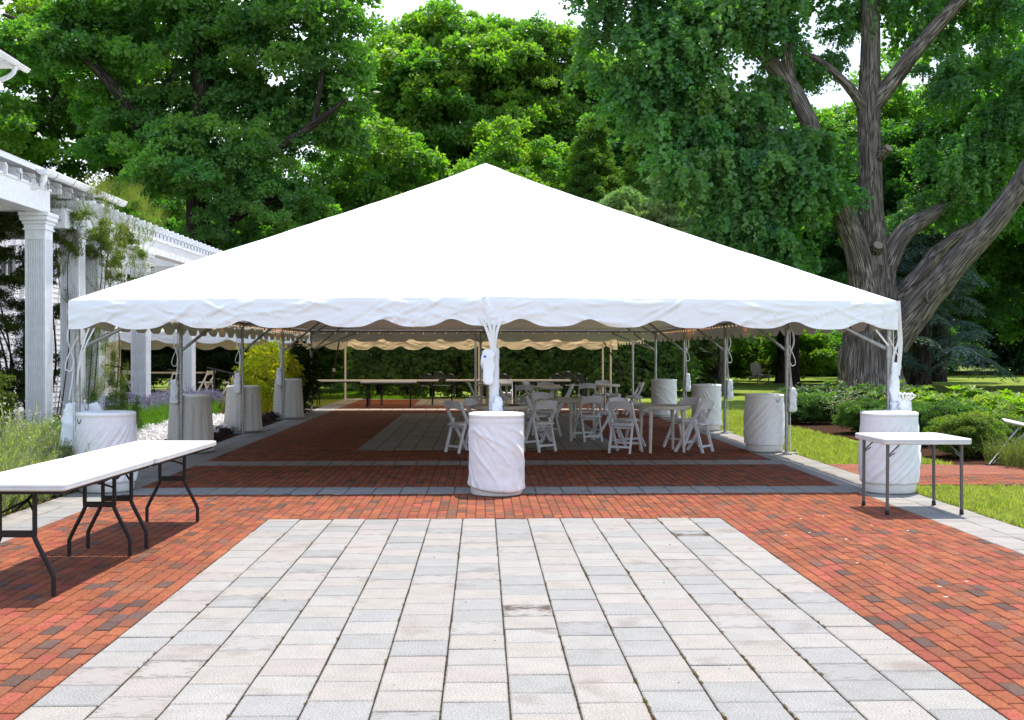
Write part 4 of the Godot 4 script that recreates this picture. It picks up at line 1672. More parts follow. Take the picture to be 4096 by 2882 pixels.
func handrail(called: String, label: String, top: Array, posts: Array) -> void:
	var t := thing(called, label, "handrail", Vector3.ZERO, 0.0, "terrace handrails")
	var m := MB.new()
	m.tube(top, [0.025, 0.025], 8)
	put("rail", m, M.iron, t)
	for p in posts:
		var q := MB.new()
		var k := clampf((p[0] - top[0].x) / (top[1].x - top[0].x), 0, 1)
		q.box(P(p[0], (lerpf(top[0].y, top[1].y, k) + 0.1) * 0.5, p[1]), Vector3(0.05, lerpf(top[0].y, top[1].y, k) - 0.1, 0.05), 0.004)
		put("post", q, M.iron, t)


func iron_bench() -> Node3D:
	var t := thing("iron_bench", "", "bench", Vector3.ZERO, 0.0, "ornate iron benches along the hedge")
	var s := MB.new()
	for i in 9:
		s.box(Vector3(0, 0.44, -0.2 + i * 0.05), Vector3(1.15, 0.014, 0.032), 0.003)
	put("seat", s, M.iron, t)
	# pierced oval back of scrolls
	var b := MB.new()
	for k in 3:
		var cx: float = [-0.38, 0.0, 0.38][k]
		for r in [0.07, 0.12, 0.18]:
			var pts := []
			for i in 17:
				var a := TAU * i / 16.0
				pts.append(Vector3(cx + cos(a) * r, 0.64 + (0.07 if k == 1 else 0.0) + sin(a) * r, -0.24 - 0.05 * sin(a)))
			b.tube(pts, lerp_list([0.014, 0.014], 17), 6)
		for i in 8:
			var a := TAU * i / 8.0
			b.tube([Vector3(cx, 0.64 + (0.07 if k == 1 else 0.0), -0.24), Vector3(cx + cos(a) * 0.18, 0.64 + (0.07 if k == 1 else 0.0) + sin(a) * 0.18, -0.24 - 0.05 * sin(a))], [0.012, 0.012], 5)
	put("backrest", b, M.iron, t)
	for e in [-1.0, 1.0]:
		var m := MB.new()
		tube_path(m, [Vector3(e * 0.58, 0.62, -0.22), Vector3(e * 0.60, 0.70, -0.02), Vector3(e * 0.61, 0.66, 0.20), Vector3(e * 0.60, 0.55, 0.24), Vector3(e * 0.59, 0.46, 0.2)], 0.016)
		put("arm", m, M.iron, t)
		for z in [-0.2, 0.22]:
			var l := MB.new()
			tube_path(l, [Vector3(e * 0.54, 0.44, z), Vector3(e * 0.56, 0.25, z + signf(z) * 0.03), Vector3(e * 0.54, 0.1, z), Vector3(e * 0.58, 0.0, z + signf(z) * 0.05)], 0.018)
			put("leg", l, M.iron, t)
	return t


func adirondack(called: String, label: String, at: Vector3, turn: float, m: Material) -> void:
	var t := thing(called, label, "lawn chair", at, turn, "slatted chairs on the far lawn")
	for i in 7:
		var b := MB.new()
		var x := (i - 3) * 0.085
		var h := 0.78 - 0.012 * (i - 3) * (i - 3)
		var bs := Basis(Vector3.RIGHT, -0.38)
		b.box(Vector3(x * 1.08, 0.30 + h * 0.5 * cos(0.38), -0.18 - h * 0.5 * sin(0.38)), Vector3(0.072, h, 0.02), 0.004, bs)
		put("back_slat", b, m, t)
	for i in 6:
		var b := MB.new()
		b.box(Vector3(0, 0.29 + i * 0.022, -0.2 + i * 0.10), Vector3(0.56, 0.02, 0.085), 0.004)
		put("seat_slat", b, m, t)
	for s in [-1.0, 1.0]:
		var b := MB.new()
		b.box(Vector3(s * 0.36, 0.57, 0.02), Vector3(0.14, 0.025, 0.72), 0.006)
		put("arm", b, m, t)
		var l := MB.new()
		l.box(Vector3(s * 0.33, 0.28, 0.32), Vector3(0.03, 0.56, 0.09), 0.004)
		put("leg", l, m, t)
		var l2 := MB.new()
		l2.box(Vector3(s * 0.30, 0.27, -0.05), Vector3(0.03, 0.13, 0.95), 0.004, Basis(Vector3.RIGHT, -0.25))
		put("side_rail", l2, m, t)


# ---- house wing, porch and pergola at left ----
func column(label: String, x: float, z: float, y0: float, y1: float, vis := true) -> void:
	var t := thing("fluted_column", label, "column", P(x, y0, z), 0.0, "white fluted columns of the pergola")
	var h := y1 - y0
	var w := 0.36
	# shaft with flutes cut into each face, walked round the outline
	var out := []
	var flutes := 7
	for side in 4:
		var fwd := Vector2(cos(side * PI / 2), sin(side * PI / 2))
		var along := Vector2(-fwd.y, fwd.x)
		for i in flutes:
			var a := -0.5 + 0.10 + 0.8 * i / flutes
			var st := 0.8 / flutes
			for k in [[0.0, 0.0], [0.12, 0.0], [0.22, 0.026], [0.5, 0.036], [0.78, 0.026], [0.88, 0.0]]:
				out.append((fwd * (0.5 * w - k[1]) + along * (a + st * k[0]) * w))
		out.append(fwd * 0.5 * w + along * 0.40 * w)
		out.append(fwd * 0.5 * w + along * 0.5 * w)
	var m := MB.new()
	var n := out.size()
	for i in n:
		var a: Vector2 = out[i]
		var b: Vector2 = out[(i + 1) % n]
		var nn := Vector3(b.y - a.y, 0, a.x - b.x)
		m.quad(Vector3(a.x, 0.26, a.y), Vector3(b.x, 0.26, b.y), Vector3(b.x, h - 0.48, b.y), Vector3(a.x, h - 0.48, a.y), nn)
	put("shaft", m, M.paint, t)
	var c := MB.new()
	c.box(Vector3(0, h - 0.40, 0), Vector3(w + 0.004, 0.17, w + 0.004), 0.004)
	c.box(Vector3(0, h - 0.305, 0), Vector3(w + 0.07, 0.03, w + 0.07), 0.008)
	c.box(Vector3(0, h - 0.255, 0), Vector3(w + 0.03, 0.07, w + 0.03), 0.006)
	c.box(Vector3(0, h - 0.19, 0), Vector3(w + 0.09, 0.06, w + 0.09), 0.018)
	c.box(Vector3(0, h - 0.115, 0), Vector3(w + 0.16, 0.09, w + 0.16), 0.022)
	c.box(Vector3(0, h - 0.035, 0), Vector3(w + 0.18, 0.07, w + 0.18), 0.006)
	put("capital", c, M.paint, t)
	var b := MB.new()
	b.box(Vector3(0, 0.23, 0), Vector3(w + 0.05, 0.06, w + 0.05), 0.018)
	b.box(Vector3(0, 0.165, 0), Vector3(w + 0.12, 0.07, w + 0.12), 0.03)
	b.box(Vector3(0, 0.065, 0), Vector3(w + 0.16, 0.13, w + 0.16), 0.006)
	put("base", b, M.paint, t)


func gutter(m: MB, a: Vector3, b: Vector3, r: float) -> void:
	# half round trough, open upwards
	var d := (b - a).normalized()
	var s := d.cross(Vector3.UP).normalized()
	for i in 10:
		var p := PI + PI * i / 10.0
		var q := PI + PI * (i + 1) / 10.0
		var o0 := s * cos(p) * r + Vector3.UP * sin(p) * r
		var o1 := s * cos(q) * r + Vector3.UP * sin(q) * r
		m.quad(a + o0, b + o0, b + o1, a + o1, o0 + o1)
		m.quad(a + o0 * 0.95, b + o0 * 0.95, b + o1 * 0.95, a + o1 * 0.95, -o0 - o1)
		m.tri(a, a + o0, a + o1, -d)
		m.tri(b, b + o0, b + o1, d)
	for k in [-1.0, 1.0]:
		m.tube([a + s * k * r, b + s * k * r], [0.014, 0.014], 6)


func window(called: String, parent: Node3D, at: Vector3, w: float, h: float, nx: int, ny: int) -> void:
	# set in a wall that faces +x
	var f := MB.new()
	for s in [-1.0, 1.0]:
		f.box(at + Vector3(0.03, 0, s * (w * 0.5 + 0.05)), Vector3(0.08, h + 0.2, 0.10), 0.006)
		f.box(at + Vector3(0.035, s * (h * 0.5 + 0.05), 0), Vector3(0.09, 0.10, w + 0.004), 0.006)
	var fr := put(called, f, M.paint, parent)
	for i in nx:
		for j in ny:
			var g := MB.new()
			g.box(at + Vector3(-0.01, (j + 0.5) * h / ny - h * 0.5, (i + 0.5) * w / nx - w * 0.5), Vector3(0.006, h / ny - 0.04, w / nx - 0.04))
			put("pane", g, M.glass, fr)
	var b := MB.new()
	for i in nx - 1:
		b.box(at + Vector3(0.01, 0, (i + 1) * w / nx - w * 0.5), Vector3(0.03, h, 0.03))
	for j in ny - 1:
		b.box(at + Vector3(0.012, (j + 1) * h / ny - h * 0.5, 0), Vector3(0.03, 0.03, w))
	put("muntin", b, M.paint, fr)


func build_house() -> void:
	rng.seed = 400
	M.palewood = world_tex(mat(Color(0.55, 0.53, 0.46), 0.8, 0.3), M.cover.albedo_texture, 1.0)
	var t := thing("white_house", "white house at the left edge with clapboard wing, porch roof and long gutters", "house")
	var wall := MB.new()
	wall.box(P(-11.1, 3.9, 18.5), Vector3(0.9, 7.8, 13.0))
	put("wall", wall, M.paint, t)
	var core := MB.new()
	core.box(P(-11.12, 2.3, 27.7), Vector3(0.9, 4.6, 5.3))
	put("wall", core, M.paint, t)
	# clapboards of the wing, each board lapped over the one below
	for i in 33:
		var y := 0.25 + i * 0.13
		var b := MB.new()
		b.box(P(-10.655, y, 27.7), Vector3(0.022, 0.128, 5.3), 0.0, Basis(Vector3(0, 0, 1), 0.07))
		put("clapboard", b, M.paint, t)
	window("window", t, P(-10.62, 3.9, 25.6), 1.1, 1.5, 3, 3)
	window("window", t, P(-10.62, 1.9, 27.4), 1.1, 1.6, 3, 3)
	# upper eave, its gutter and the elbow of the downspout
	var ev := MB.new()
	ev.box(P(-10.45, 7.72, 18.6), Vector3(1.0, 0.06, 12.8))
	ev.box(P(-10.03, 7.76, 18.6), Vector3(0.05, 0.2, 12.8))
	put("eave", ev, M.paint, t)
	var rf_ := MB.new()
	rf_.quad(P(-9.93, 7.87, 12), P(-9.93, 7.87, 25.1), P(-13.5, 9.9, 25.1), P(-13.5, 9.9, 12), Vector3.UP)
	rf_.quad(P(-9.93, 7.85, 12), P(-9.93, 7.85, 25.1), P(-13.5, 9.87, 25.1), P(-13.5, 9.87, 12), Vector3.DOWN)
	rf_.tri(P(-9.96, 7.86, 25.08), P(-13.5, 9.88, 25.08), P(-13.5, 7.8, 25.08), Vector3(0, 0, -1))
	put("roof", rf_, M.shingle, t)
	var g := MB.new()
	gutter(g, P(-9.92, 7.72, 12), P(-9.92, 7.72, 25.2), 0.075)
	put("gutter", g, M.paint, t)
	var ds := MB.new()
	tube_path(ds, [P(-9.93, 7.64, 24.6), P(-9.97, 7.5, 24.6), P(-10.15, 7.38, 24.6), P(-10.5, 7.28, 24.6), P(-10.6, 7.15, 24.6), P(-10.6, 6.0, 24.6)], 0.05)
	put("downspout", ds, M.paint, t)
	# porch roof with rafters, beam, gutter and elbow
	var pr := thing("porch", "white porch roof with half round gutter above the first fluted column", "porch")
	var deck := MB.new()
	deck.quad(P(-7.72, 4.80, 12), P(-7.72, 4.80, 24.4), P(-10.6, 5.25, 24.4), P(-10.6, 5.25, 12), Vector3.UP)
	deck.quad(P(-7.72, 4.76, 12), P(-7.72, 4.76, 24.4), P(-10.6, 5.21, 24.4), P(-10.6, 5.21, 12), Vector3.DOWN)
	deck.box(P(-7.735, 4.765, 18.2), Vector3(0.03, 0.10, 12.4))
	put("roof_deck", deck, M.paint, pr)
	var shg := MB.new()
	shg.quad(P(-7.70, 4.815, 12), P(-7.70, 4.815, 24.42), P(-10.6, 5.27, 24.42), P(-10.6, 5.27, 12), Vector3.UP)
	put("shingles", shg, M.shingle, pr)
	for i in 21:
		var r := MB.new()
		var z := 12.3 + i * 0.6
		r.box(P(-9.15, 4.80, z), Vector3(2.76, 0.17, 0.06), 0.004, Basis(Vector3(0, 0, 1), -0.155))
		r.box(P(-7.90, 4.56, z), Vector3(0.28, 0.16, 0.05), 0.004)
		put("rafter", r, M.paint, pr)
	var beam := MB.new()
	beam.box(P(-8.0, 4.28, 16.5), Vector3(0.30, 0.40, 9.0), 0.008)
	beam.box(P(-8.0, 4.50, 16.5), Vector3(0.36, 0.05, 9.0), 0.006)
	put("beam", beam, M.paint, pr)
	var sof := MB.new()
	sof.box(P(-9.3, 4.28, 20.7), Vector3(2.3, 0.36, 0.24), 0.006)
	put("cross_beam", sof, M.paint, pr)
	var g2 := MB.new()
	gutter(g2, P(-7.62, 4.74, 20.0), P(-7.62, 4.74, 24.45), 0.095)
	put("gutter", g2, M.paint, pr)
	for i in 5:
		var hk := MB.new()
		var z := 20.5 + i * 0.85
		var pts := []
		for k in 9:
			var a := PI + PI * k / 8.0
			pts.append(P(-7.62 + cos(a) * 0.101, 4.74 + sin(a) * 0.101, z))
		hk.tube(pts, lerp_list([0.008, 0.008], 9), 5)
		put("gutter_bracket", hk, M.pipe, pr)
	var d2 := MB.new()
	tube_path(d2, [P(-7.64, 4.66, 20.15), P(-7.66, 4.55, 20.15), P(-7.78, 4.46, 20.15), P(-8.3, 4.46, 20.0), P(-9.2, 4.47, 19.8), P(-10.4, 4.47, 19.6)], 0.06)
	put("downspout", d2, M.paint, pr)
	# columns
	column("tallest looking nearest white fluted column under the porch beam at left", -8.02, 20.9, 0.0, 4.08)
	column("white fluted column half hidden by the vine, second from the left", -7.98, 22.5, 0.0, 4.0)
	column("white fluted column tight behind the second one", -8.0, 23.7, 0.0, 4.0)
	column("white fluted column standing free between the two front left tent posts", -8.0, 27.0, 0.0, 3.92)
	column("white fluted column behind the second left tent post", -8.02, 31.3, 0.0, 3.92)
	column("white fluted column of the inner row on the terrace", -11.4, 35.6, 0.18, 4.0)
	column("white fluted column of the inner row left of the first handrail", -10.75, 30.6, 0.0, 4.0)
	# pergola
	var pg := thing("pergola", "long white pergola with notched rafter tails behind the left end of the tent", "pergola")
	var pb := MB.new()
	pb.box(P(-7.93, 4.06, 26.7), Vector3(0.28, 0.34, 10.2), 0.008)
	pb.box(P(-7.93, 4.235, 26.7), Vector3(0.34, 0.04, 10.2), 0.006)
	put("beam", pb, M.paint, pg)
	var pb2 := MB.new()
	pb2.box(P(-10.7, 4.06, 28.6), Vector3(0.28, 0.34, 12.0), 0.008)
	put("beam", pb2, M.paint, pg)
	for z in [23.7, 27.0, 31.3]:
		var cb := MB.new()
		cb.box(P(-9.4, 4.03, z), Vector3(2.7, 0.30, 0.2), 0.006)
		put("cross_beam", cb, M.paint, pg)
	var n := 0
	var z := 22.0
	while z < 34.2:
		var m := MB.new()
		# tail with an ogee end
		var prof := [Vector2(-11.4, 4.26), Vector2(-11.4, 4.45), Vector2(-7.38, 4.45), Vector2(-7.36, 4.40), Vector2(-7.48, 4.36), Vector2(-7.60, 4.29), Vector2(-7.74, 4.26)]
		for s in [-1.0, 1.0]:
			for i in prof.size() - 2:
				m.tri(P(prof[0].x, prof[0].y, z + s * 0.025), P(prof[i + 1].x, prof[i + 1].y, z + s * 0.025), P(prof[i + 2].x, prof[i + 2].y, z + s * 0.025), Vector3(0, 0, -s))
		for i in prof.size():
			var a: Vector2 = prof[i]
			var b: Vector2 = prof[(i + 1) % prof.size()]
			m.quad(P(a.x, a.y, z - 0.025), P(b.x, b.y, z - 0.025), P(b.x, b.y, z + 0.025), P(a.x, a.y, z + 0.025), Vector3(-(b.y - a.y), b.x - a.x, 0) + Vector3(0, 0.001, 0))
		put("rafter", m, M.paint, pg)
		z += 0.46
		n += 1
	for x in [-7.75, -9.3, -10.9]:
		var l := MB.new()
		l.box(P(x, 4.485, 28.1), Vector3(0.05, 0.05, 12.2), 0.004)
		put("purlin", l, M.paint, pg)
	# lattice sash hung in the pergola
	var ls := thing("lattice_panel", "white lattice sash hung under the far end of the pergola", "lattice")
	var lf := MB.new()
	for s in [-1.0, 1.0]:
		lf.box(P(-10.65 + s * 0.33, 3.58, 33.4), Vector3(0.05, 0.62, 0.05), 0.004)
		lf.box(P(-10.65, 3.58 + s * 0.30, 33.4), Vector3(0.612, 0.06, 0.046), 0.004)
	put("frame", lf, M.paint, ls)
	for i in 6:
		var b := MB.new()
		b.box(P(-10.9 + i * 0.1, 3.58, 33.4), Vector3(0.022, 0.54, 0.02))
		put("bar", b, M.paint, ls)
	for i in 2:
		var b := MB.new()
		b.box(P(-10.65, 3.48 + i * 0.2, 33.4), Vector3(0.6, 0.022, 0.026))
		put("bar", b, M.paint, ls)
	# unlit lights strung along the porch eave and the pergola tails
	for q in [["string of unlit clear bulbs along the porch gutter", P(-7.66, 4.56, 19.0), P(-7.66, 4.56, 24.2), 13], ["string of unlit bulbs looped along the pergola rafter tails", P(-7.4, 4.30, 24.4), P(-7.4, 4.30, 33.8), 30]]:
		var sl := thing("string_lights", q[0], "string lights", Vector3.ZERO, 0.0, "unlit string lights on the porch")
		var w := MB.new()
		var pts := []
		var cnt: int = q[3]
		for i in cnt * 4 + 1:
			var k := i / (cnt * 4.0)
			pts.append(q[1].lerp(q[2], k) + Vector3(0, -0.035 * absf(sin(k * cnt * PI)), 0))
		w.tube(pts, lerp_list([0.006, 0.006], pts.size()), 5)
		put("wire", w, M.wire, sl)
		var bm := MB.new()
		bm.lathe([Vector2(0.001, -0.09), Vector2(0.016, -0.075), Vector2(0.012, -0.04), Vector2(0.014, -0.03), Vector2(0.014, 0.01), Vector2(0.0, 0.012)], 8)
		var mesh := bm.done()
		for i in cnt:
			var o := put("bulb", mesh, M.clearbulb, sl)
			o.position = q[1].lerp(q[2], (i + 0.5) / cnt) + Vector3(0, -0.035, 0)
	build_vines()


func build_vines() -> void:
	rng.seed = 420
	# dark climbing shrub on the wall left of the first column
	var v := thing("climbing_shrub", "dense dark climbing shrub on the white wall left of the first column", "shrub", P(-9.3, 0, 22.4))
	var limbs := []
	for i in 16:
		var x := rf(-1.3, 0.7)
		var z := rf(-1.0, 1.0)
		limbs.append([[Vector3(x, 0, z), Vector3(x + rf(-0.3, 0.3), 1.4, z + rf(-0.3, 0.3)), Vector3(x + rf(-0.6, 0.6), rf(2.6, 3.6), z + rf(-0.4, 0.4))], [0.03, 0.02, 0.008], "stem"])
	wood(v, "stem", limbs, M.bark_dark, 6)
	var lobes := []
	for i in 150:
		lobes.append([Vector3(rf(-1.6, 0.85), rf(0.5, 4.1), rf(-1.2, 1.2)), rf(0.22, 0.42)])
	crown(v, "foliage", "fine", lobes, Color(0.075, 0.11, 0.035), 0.35, M.leaf, 421)
	# yellow-green airy vine hanging from the pergola behind the column
	var y := thing("pergola_vine", "airy yellow green vine trailing from the pergola behind the first column", "vine", P(-7.8, 0, 23.0))
	limbs = []
	for i in 7:
		var x := rf(-0.5, 0.6)
		var z := rf(-1.5, 1.2)
		limbs.append([[Vector3(x - 0.2, 0, z), Vector3(x, 1.8, z + rf(-0.2, 0.2)), Vector3(x + rf(-0.3, 0.4), 3.4, z + rf(-0.3, 0.3)), Vector3(x + rf(-0.3, 0.5), rf(4.2, 4.6), z)], [0.012, 0.010, 0.008, 0.004], "stem"])
	wood(y, "stem", limbs, M.bark, 6)
	lobes = []
	for i in 62:
		var h := 2.2 + 2.1 * sqrt(rng.randf())
		lobes.append([Vector3(rf(-0.6, 0.9) * (0.6 + 0.2 * h * 0.5), h, rf(-1.8, 1.4)), rf(0.16, 0.32)])
	for i in 46:
		lobes.append([Vector3(rf(-0.2, 0.55), rf(0.6, 2.6), rf(-0.8, 0.8)), rf(0.13, 0.24)])
	for i in 34:  # runner that arches over the rafter tails
		var k := i / 34.0
		lobes.append([Vector3(0.3 + rf(-0.1, 0.25), 4.52 + 0.28 * sin(k * PI) - 0.15 * k + rf(-0.12, 0.1), 1.0 - k * 4.6), rf(0.13, 0.24)])
	crown(y, "foliage", "wisp", lobes.map(func(l): return [l[0], l[1] * 1.9]), Color(0.17, 0.20, 0.045), 0.3, M.leaf, 422, 1.0, Color(0.26, 0.26, 0.07))
	crown(y, "foliage", "fine", lobes.slice(0, 34), Color(0.14, 0.18, 0.04), 0.3, M.leaf, 423)


# ---- trees ----
func tree(called: String, label: String, at: Vector3, limbs: Array, bark: Material, kind: String, lobes: Array, tint: Color, tint2: Color, sd: int, squash := 0.85, spread := 0.18, group := "") -> Node3D:
	var t := thing(called, label, "tree", at, 0.0, group)
	if limbs.size():
		wood(t, "limb", limbs, bark, 14)
	crown(t, "crown", kind, lobes, tint, spread, M.needle if kind in ["pine", "spray"] else M.leaf, sd, squash, tint2)
	return t


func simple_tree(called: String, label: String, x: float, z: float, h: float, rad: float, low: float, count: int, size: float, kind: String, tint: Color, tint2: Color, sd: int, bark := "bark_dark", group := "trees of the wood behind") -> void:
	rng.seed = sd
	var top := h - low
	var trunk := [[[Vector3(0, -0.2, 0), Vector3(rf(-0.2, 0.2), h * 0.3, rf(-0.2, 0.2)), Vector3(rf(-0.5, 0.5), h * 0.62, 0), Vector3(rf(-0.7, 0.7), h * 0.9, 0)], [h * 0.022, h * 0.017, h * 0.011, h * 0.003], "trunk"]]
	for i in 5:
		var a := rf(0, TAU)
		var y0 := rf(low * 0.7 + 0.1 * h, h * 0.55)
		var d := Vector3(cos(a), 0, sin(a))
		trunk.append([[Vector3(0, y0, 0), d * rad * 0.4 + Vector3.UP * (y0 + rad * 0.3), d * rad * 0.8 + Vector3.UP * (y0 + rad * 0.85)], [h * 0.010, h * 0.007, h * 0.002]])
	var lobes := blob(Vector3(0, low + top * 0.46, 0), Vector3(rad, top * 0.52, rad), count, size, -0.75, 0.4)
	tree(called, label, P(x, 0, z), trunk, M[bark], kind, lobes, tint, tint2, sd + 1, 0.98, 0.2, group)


func cone_lobes(h: float, rad: float, count: int, size: float, low := 0.2) -> Array:
	var out := []
	for i in count:
		var k := pow(rng.randf(), 0.8)
		var y := lerpf(low, h - size * 0.5, k)
		var r := rad * pow(1.0 - k, 0.72) * sqrt(rf(0.35, 1.0))
		var a := rf(0, TAU)
		out.append([Vector3(cos(a) * r, y, sin(a) * r), size * rf(0.7, 1.2) * lerpf(1.0, 0.65, k)])
	return out


func build_trees() -> void:
	rng.seed = 500
	var g1 := Color(0.165, 0.33, 0.085)
	var g2 := Color(0.30, 0.43, 0.08)
	var d1 := Color(0.10, 0.21, 0.08)
	var d2 := Color(0.125, 0.28, 0.10)
	# large dark tree at upper left with visible limbs
	var limbs := [
		[[Vector3(0, -0.2, 0), Vector3(0.05, 3, 0), Vector3(-0.1, 7, 0), Vector3(0.05, 11, 0), Vector3(0.0, 17, 0), Vector3(0.3, 21, 0)], [0.55, 0.46, 0.40, 0.33, 0.2, 0.06], "trunk"],
		[[Vector3(0, 8.2, 0.2), Vector3(-1.6, 8.9, 0.6), Vector3(-2.7, 10.6, 0.9), Vector3(-4.4, 12.2, 0.9), Vector3(-6.6, 13.2, 0.6)], [0.26, 0.24, 0.2, 0.14, 0.05]],
		[[Vector3(0, 7.4, 0.2), Vector3(2.0, 8.1, 0.8), Vector3(4.2, 9.4, 1.2), Vector3(5.2, 10.2, 1.2)], [0.22, 0.18, 0.13, 0.05]],
		[[Vector3(4.1, 9.3, 1.2), Vector3(4.4, 10.8, 1.2), Vector3(4.6, 12.4, 1.0)], [0.1, 0.08, 0.03]],
		[[Vector3(0, 5.4, 0.1), Vector3(1.7, 6.4, 0.7), Vector3(3.2, 6.9, 1.0)], [0.2, 0.15, 0.04]],
		[[Vector3(0, 12, 0), Vector3(-0.8, 14.5, 0.4), Vector3(-1.5, 18, 0.4)], [0.2, 0.13, 0.04]]]
	var lobes := []
	for b in [[Vector3(-1.5, 12.6, 0), Vector3(3.6, 3.4, 2.6), 62, 0.95], [Vector3(3.2, 12.2, 0.3), Vector3(3.0, 3.6, 2.4), 60, 0.95], [Vector3(1.0, 16.5, -0.2), Vector3(4.8, 3.2, 3.0), 60, 1.0], [Vector3(0.6, 7.6, 1.6), Vector3(2.9, 1.7, 1.5), 38, 0.8], [Vector3(2.6, 6.0, 1.0), Vector3(2.6, 1.7, 1.6), 34, 0.75], [Vector3(-4.6, 11.8, 0.0), Vector3(2.4, 2.2, 2.0), 30, 0.85], [Vector3(4.0, 4.2, 0.4), Vector3(2.4, 2.0, 1.6), 38, 0.75], [Vector3(0.2, 4.4, -0.4), Vector3(2.6, 2.0, 1.4), 40, 0.75], [Vector3(3.6, 9.4, -0.3), Vector3(2.4, 1.7, 1.6), 34, 0.85], [Vector3(-2.4, 9.0, -0.4), Vector3(2.0, 2.0, 1.6), 30, 0.85], [Vector3(0.6, 10.2, -0.8), Vector3(2.4, 1.6, 1.4), 26, 0.85]]:
		lobes.append_array(blob(b[0], b[1], b[2], b[3]))
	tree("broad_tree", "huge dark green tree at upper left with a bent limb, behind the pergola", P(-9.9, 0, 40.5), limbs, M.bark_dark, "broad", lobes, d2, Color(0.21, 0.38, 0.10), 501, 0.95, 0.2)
	# lighter trees at the far left
	simple_tree("light_tree", "yellow green tree at the far left top behind the house eave", -21.5, 50, 21, 4.6, 3.0, 130, 1.15, "broad", g1, g2, 510)
	simple_tree("light_tree", "yellow green slender tree right of the house eave", -16.2, 52, 22, 4.0, 3.5, 120, 1.1, "broad", g1, Color(0.13, 0.18, 0.03), 513)
	simple_tree("low_tree", "dark bushy tree filling the gap above the pergola rafters", -13.4, 44, 8.5, 3.2, 0.8, 95, 0.85, "broad", d1, d2, 516)
	simple_tree("low_tree", "bright bushy tree just above the porch gutter", -14.6, 37, 6.8, 2.2, 1.5, 50, 0.7, "broad", g1, g2, 519)
	simple_tree("low_tree", "dark leafy tree above the left slope of the tent", -7.4, 45, 8.2, 3.0, 0.8, 90, 0.85, "broad", d2, g1, 522)
	# the domed tree in the middle and smaller trees before it
	rng.seed = 530
	limbs = [
		[[Vector3(0, -0.2, 0), Vector3(-0.2, 6, 0), Vector3(0.1, 12, 0), Vector3(0.3, 18.5, 0)], [0.5, 0.42, 0.3, 0.06], "trunk"],
		[[Vector3(0, 8, 0), Vector3(-2.6, 10.5, 0.6), Vector3(-4.8, 12.8, 0.8)], [0.26, 0.18, 0.05]],
		[[Vector3(0, 9, 0), Vector3(2.6, 11.8, 0.6), Vector3(4.6, 15.5, 0.6)], [0.26, 0.18, 0.05]],
		[[Vector3(-2.4, 10.3, 0.6), Vector3(-2.7, 13.5, 0.9), Vector3(-2.6, 17, 0.8)], [0.18, 0.12, 0.04]],
		[[Vector3(0.2, 11, 0), Vector3(1.6, 14.0, 0.9), Vector3(1.5, 18, 0.8)], [0.2, 0.12, 0.04]]]
	lobes = []
	for b in [[Vector3(-0.3, 15.2, 0), Vector3(7.4, 5.9, 4.8), 230, 1.35], [Vector3(0.6, 10.5, -0.8), Vector3(5.5, 3.0, 3.0), 80, 1.3], [Vector3(-4.0, 12.8, 0.4), Vector3(3.8, 3.6, 3.0), 60, 1.25], [Vector3(4.2, 13.4, 0.2), Vector3(3.6, 4.2, 3.0), 60, 1.25], [Vector3(4.6, 17.2, 0.0), Vector3(2.9, 2.8, 2.6), 44, 1.2]]:
		lobes.append_array(blob(b[0], b[1], b[2], b[3], -0.5))
	tree("domed_tree", "tall tree with a wide domed crown against the sky behind the tent peak", P(-0.8, 0, 66), limbs, M.bark_dark, "broad", lobes, g1, g2, 531, 1.0, 0.16)
	simple_tree("bushy_tree", "rounded bright tree with billowing tops left of the tent peak", -5.2, 57, 13.2, 3.5, 2.0, 110, 1.1, "broad", g1, g2, 540)
	simple_tree("bushy_tree", "rounded bright tree with billowing tops above the tent peak", 1.6, 58, 13.6, 3.3, 2.5, 95, 1.1, "broad", g1, g2, 543)
	simple_tree("bushy_tree", "smaller light tree at the sky gap left of the domed tree", -9.6, 58, 12.0, 2.8, 2.0, 70, 1.0, "broad", g1, Color(0.14, 0.18, 0.035), 546)
	simple_tree("bushy_tree", "low dark tree directly behind the tent peak", 0.4, 50, 8.6, 3.2, 0.6, 80, 0.95, "broad", d1, d2, 549)
	simple_tree("bushy_tree", "low dark tree behind the left tent slope", -4.4, 49, 7.8, 3.0, 0.6, 80, 0.95, "broad", d1, d2, 552)
	rng.seed = 555
	for i in 3:
		var x: float = [5.4, 8.3, 11.6][i]
		var z: float = [56.0, 54.0, 57.0][i]
		var h: float = [13.4, 15.2, 14.5][i]
		tree("hemlock", ["feathery conifer with pointed tips right of the tent peak", "taller feathery conifer in front of the ginkgo foliage gap", "feathery conifer mostly behind the hanging ginkgo leaves"][i], P(x, 0, z),
			[[[Vector3.ZERO, Vector3(0, h * 0.5, 0), Vector3(0, h * 0.95, 0)], [0.3, 0.2, 0.03], "trunk"]], M.bark_dark, "fine", cone_lobes(h, 2.9, 260, 0.85, 1.0), Color(0.14, 0.25, 0.06), Color(0.20, 0.31, 0.065), 556 + i, 1.0, 0.2, "feathery conifers")
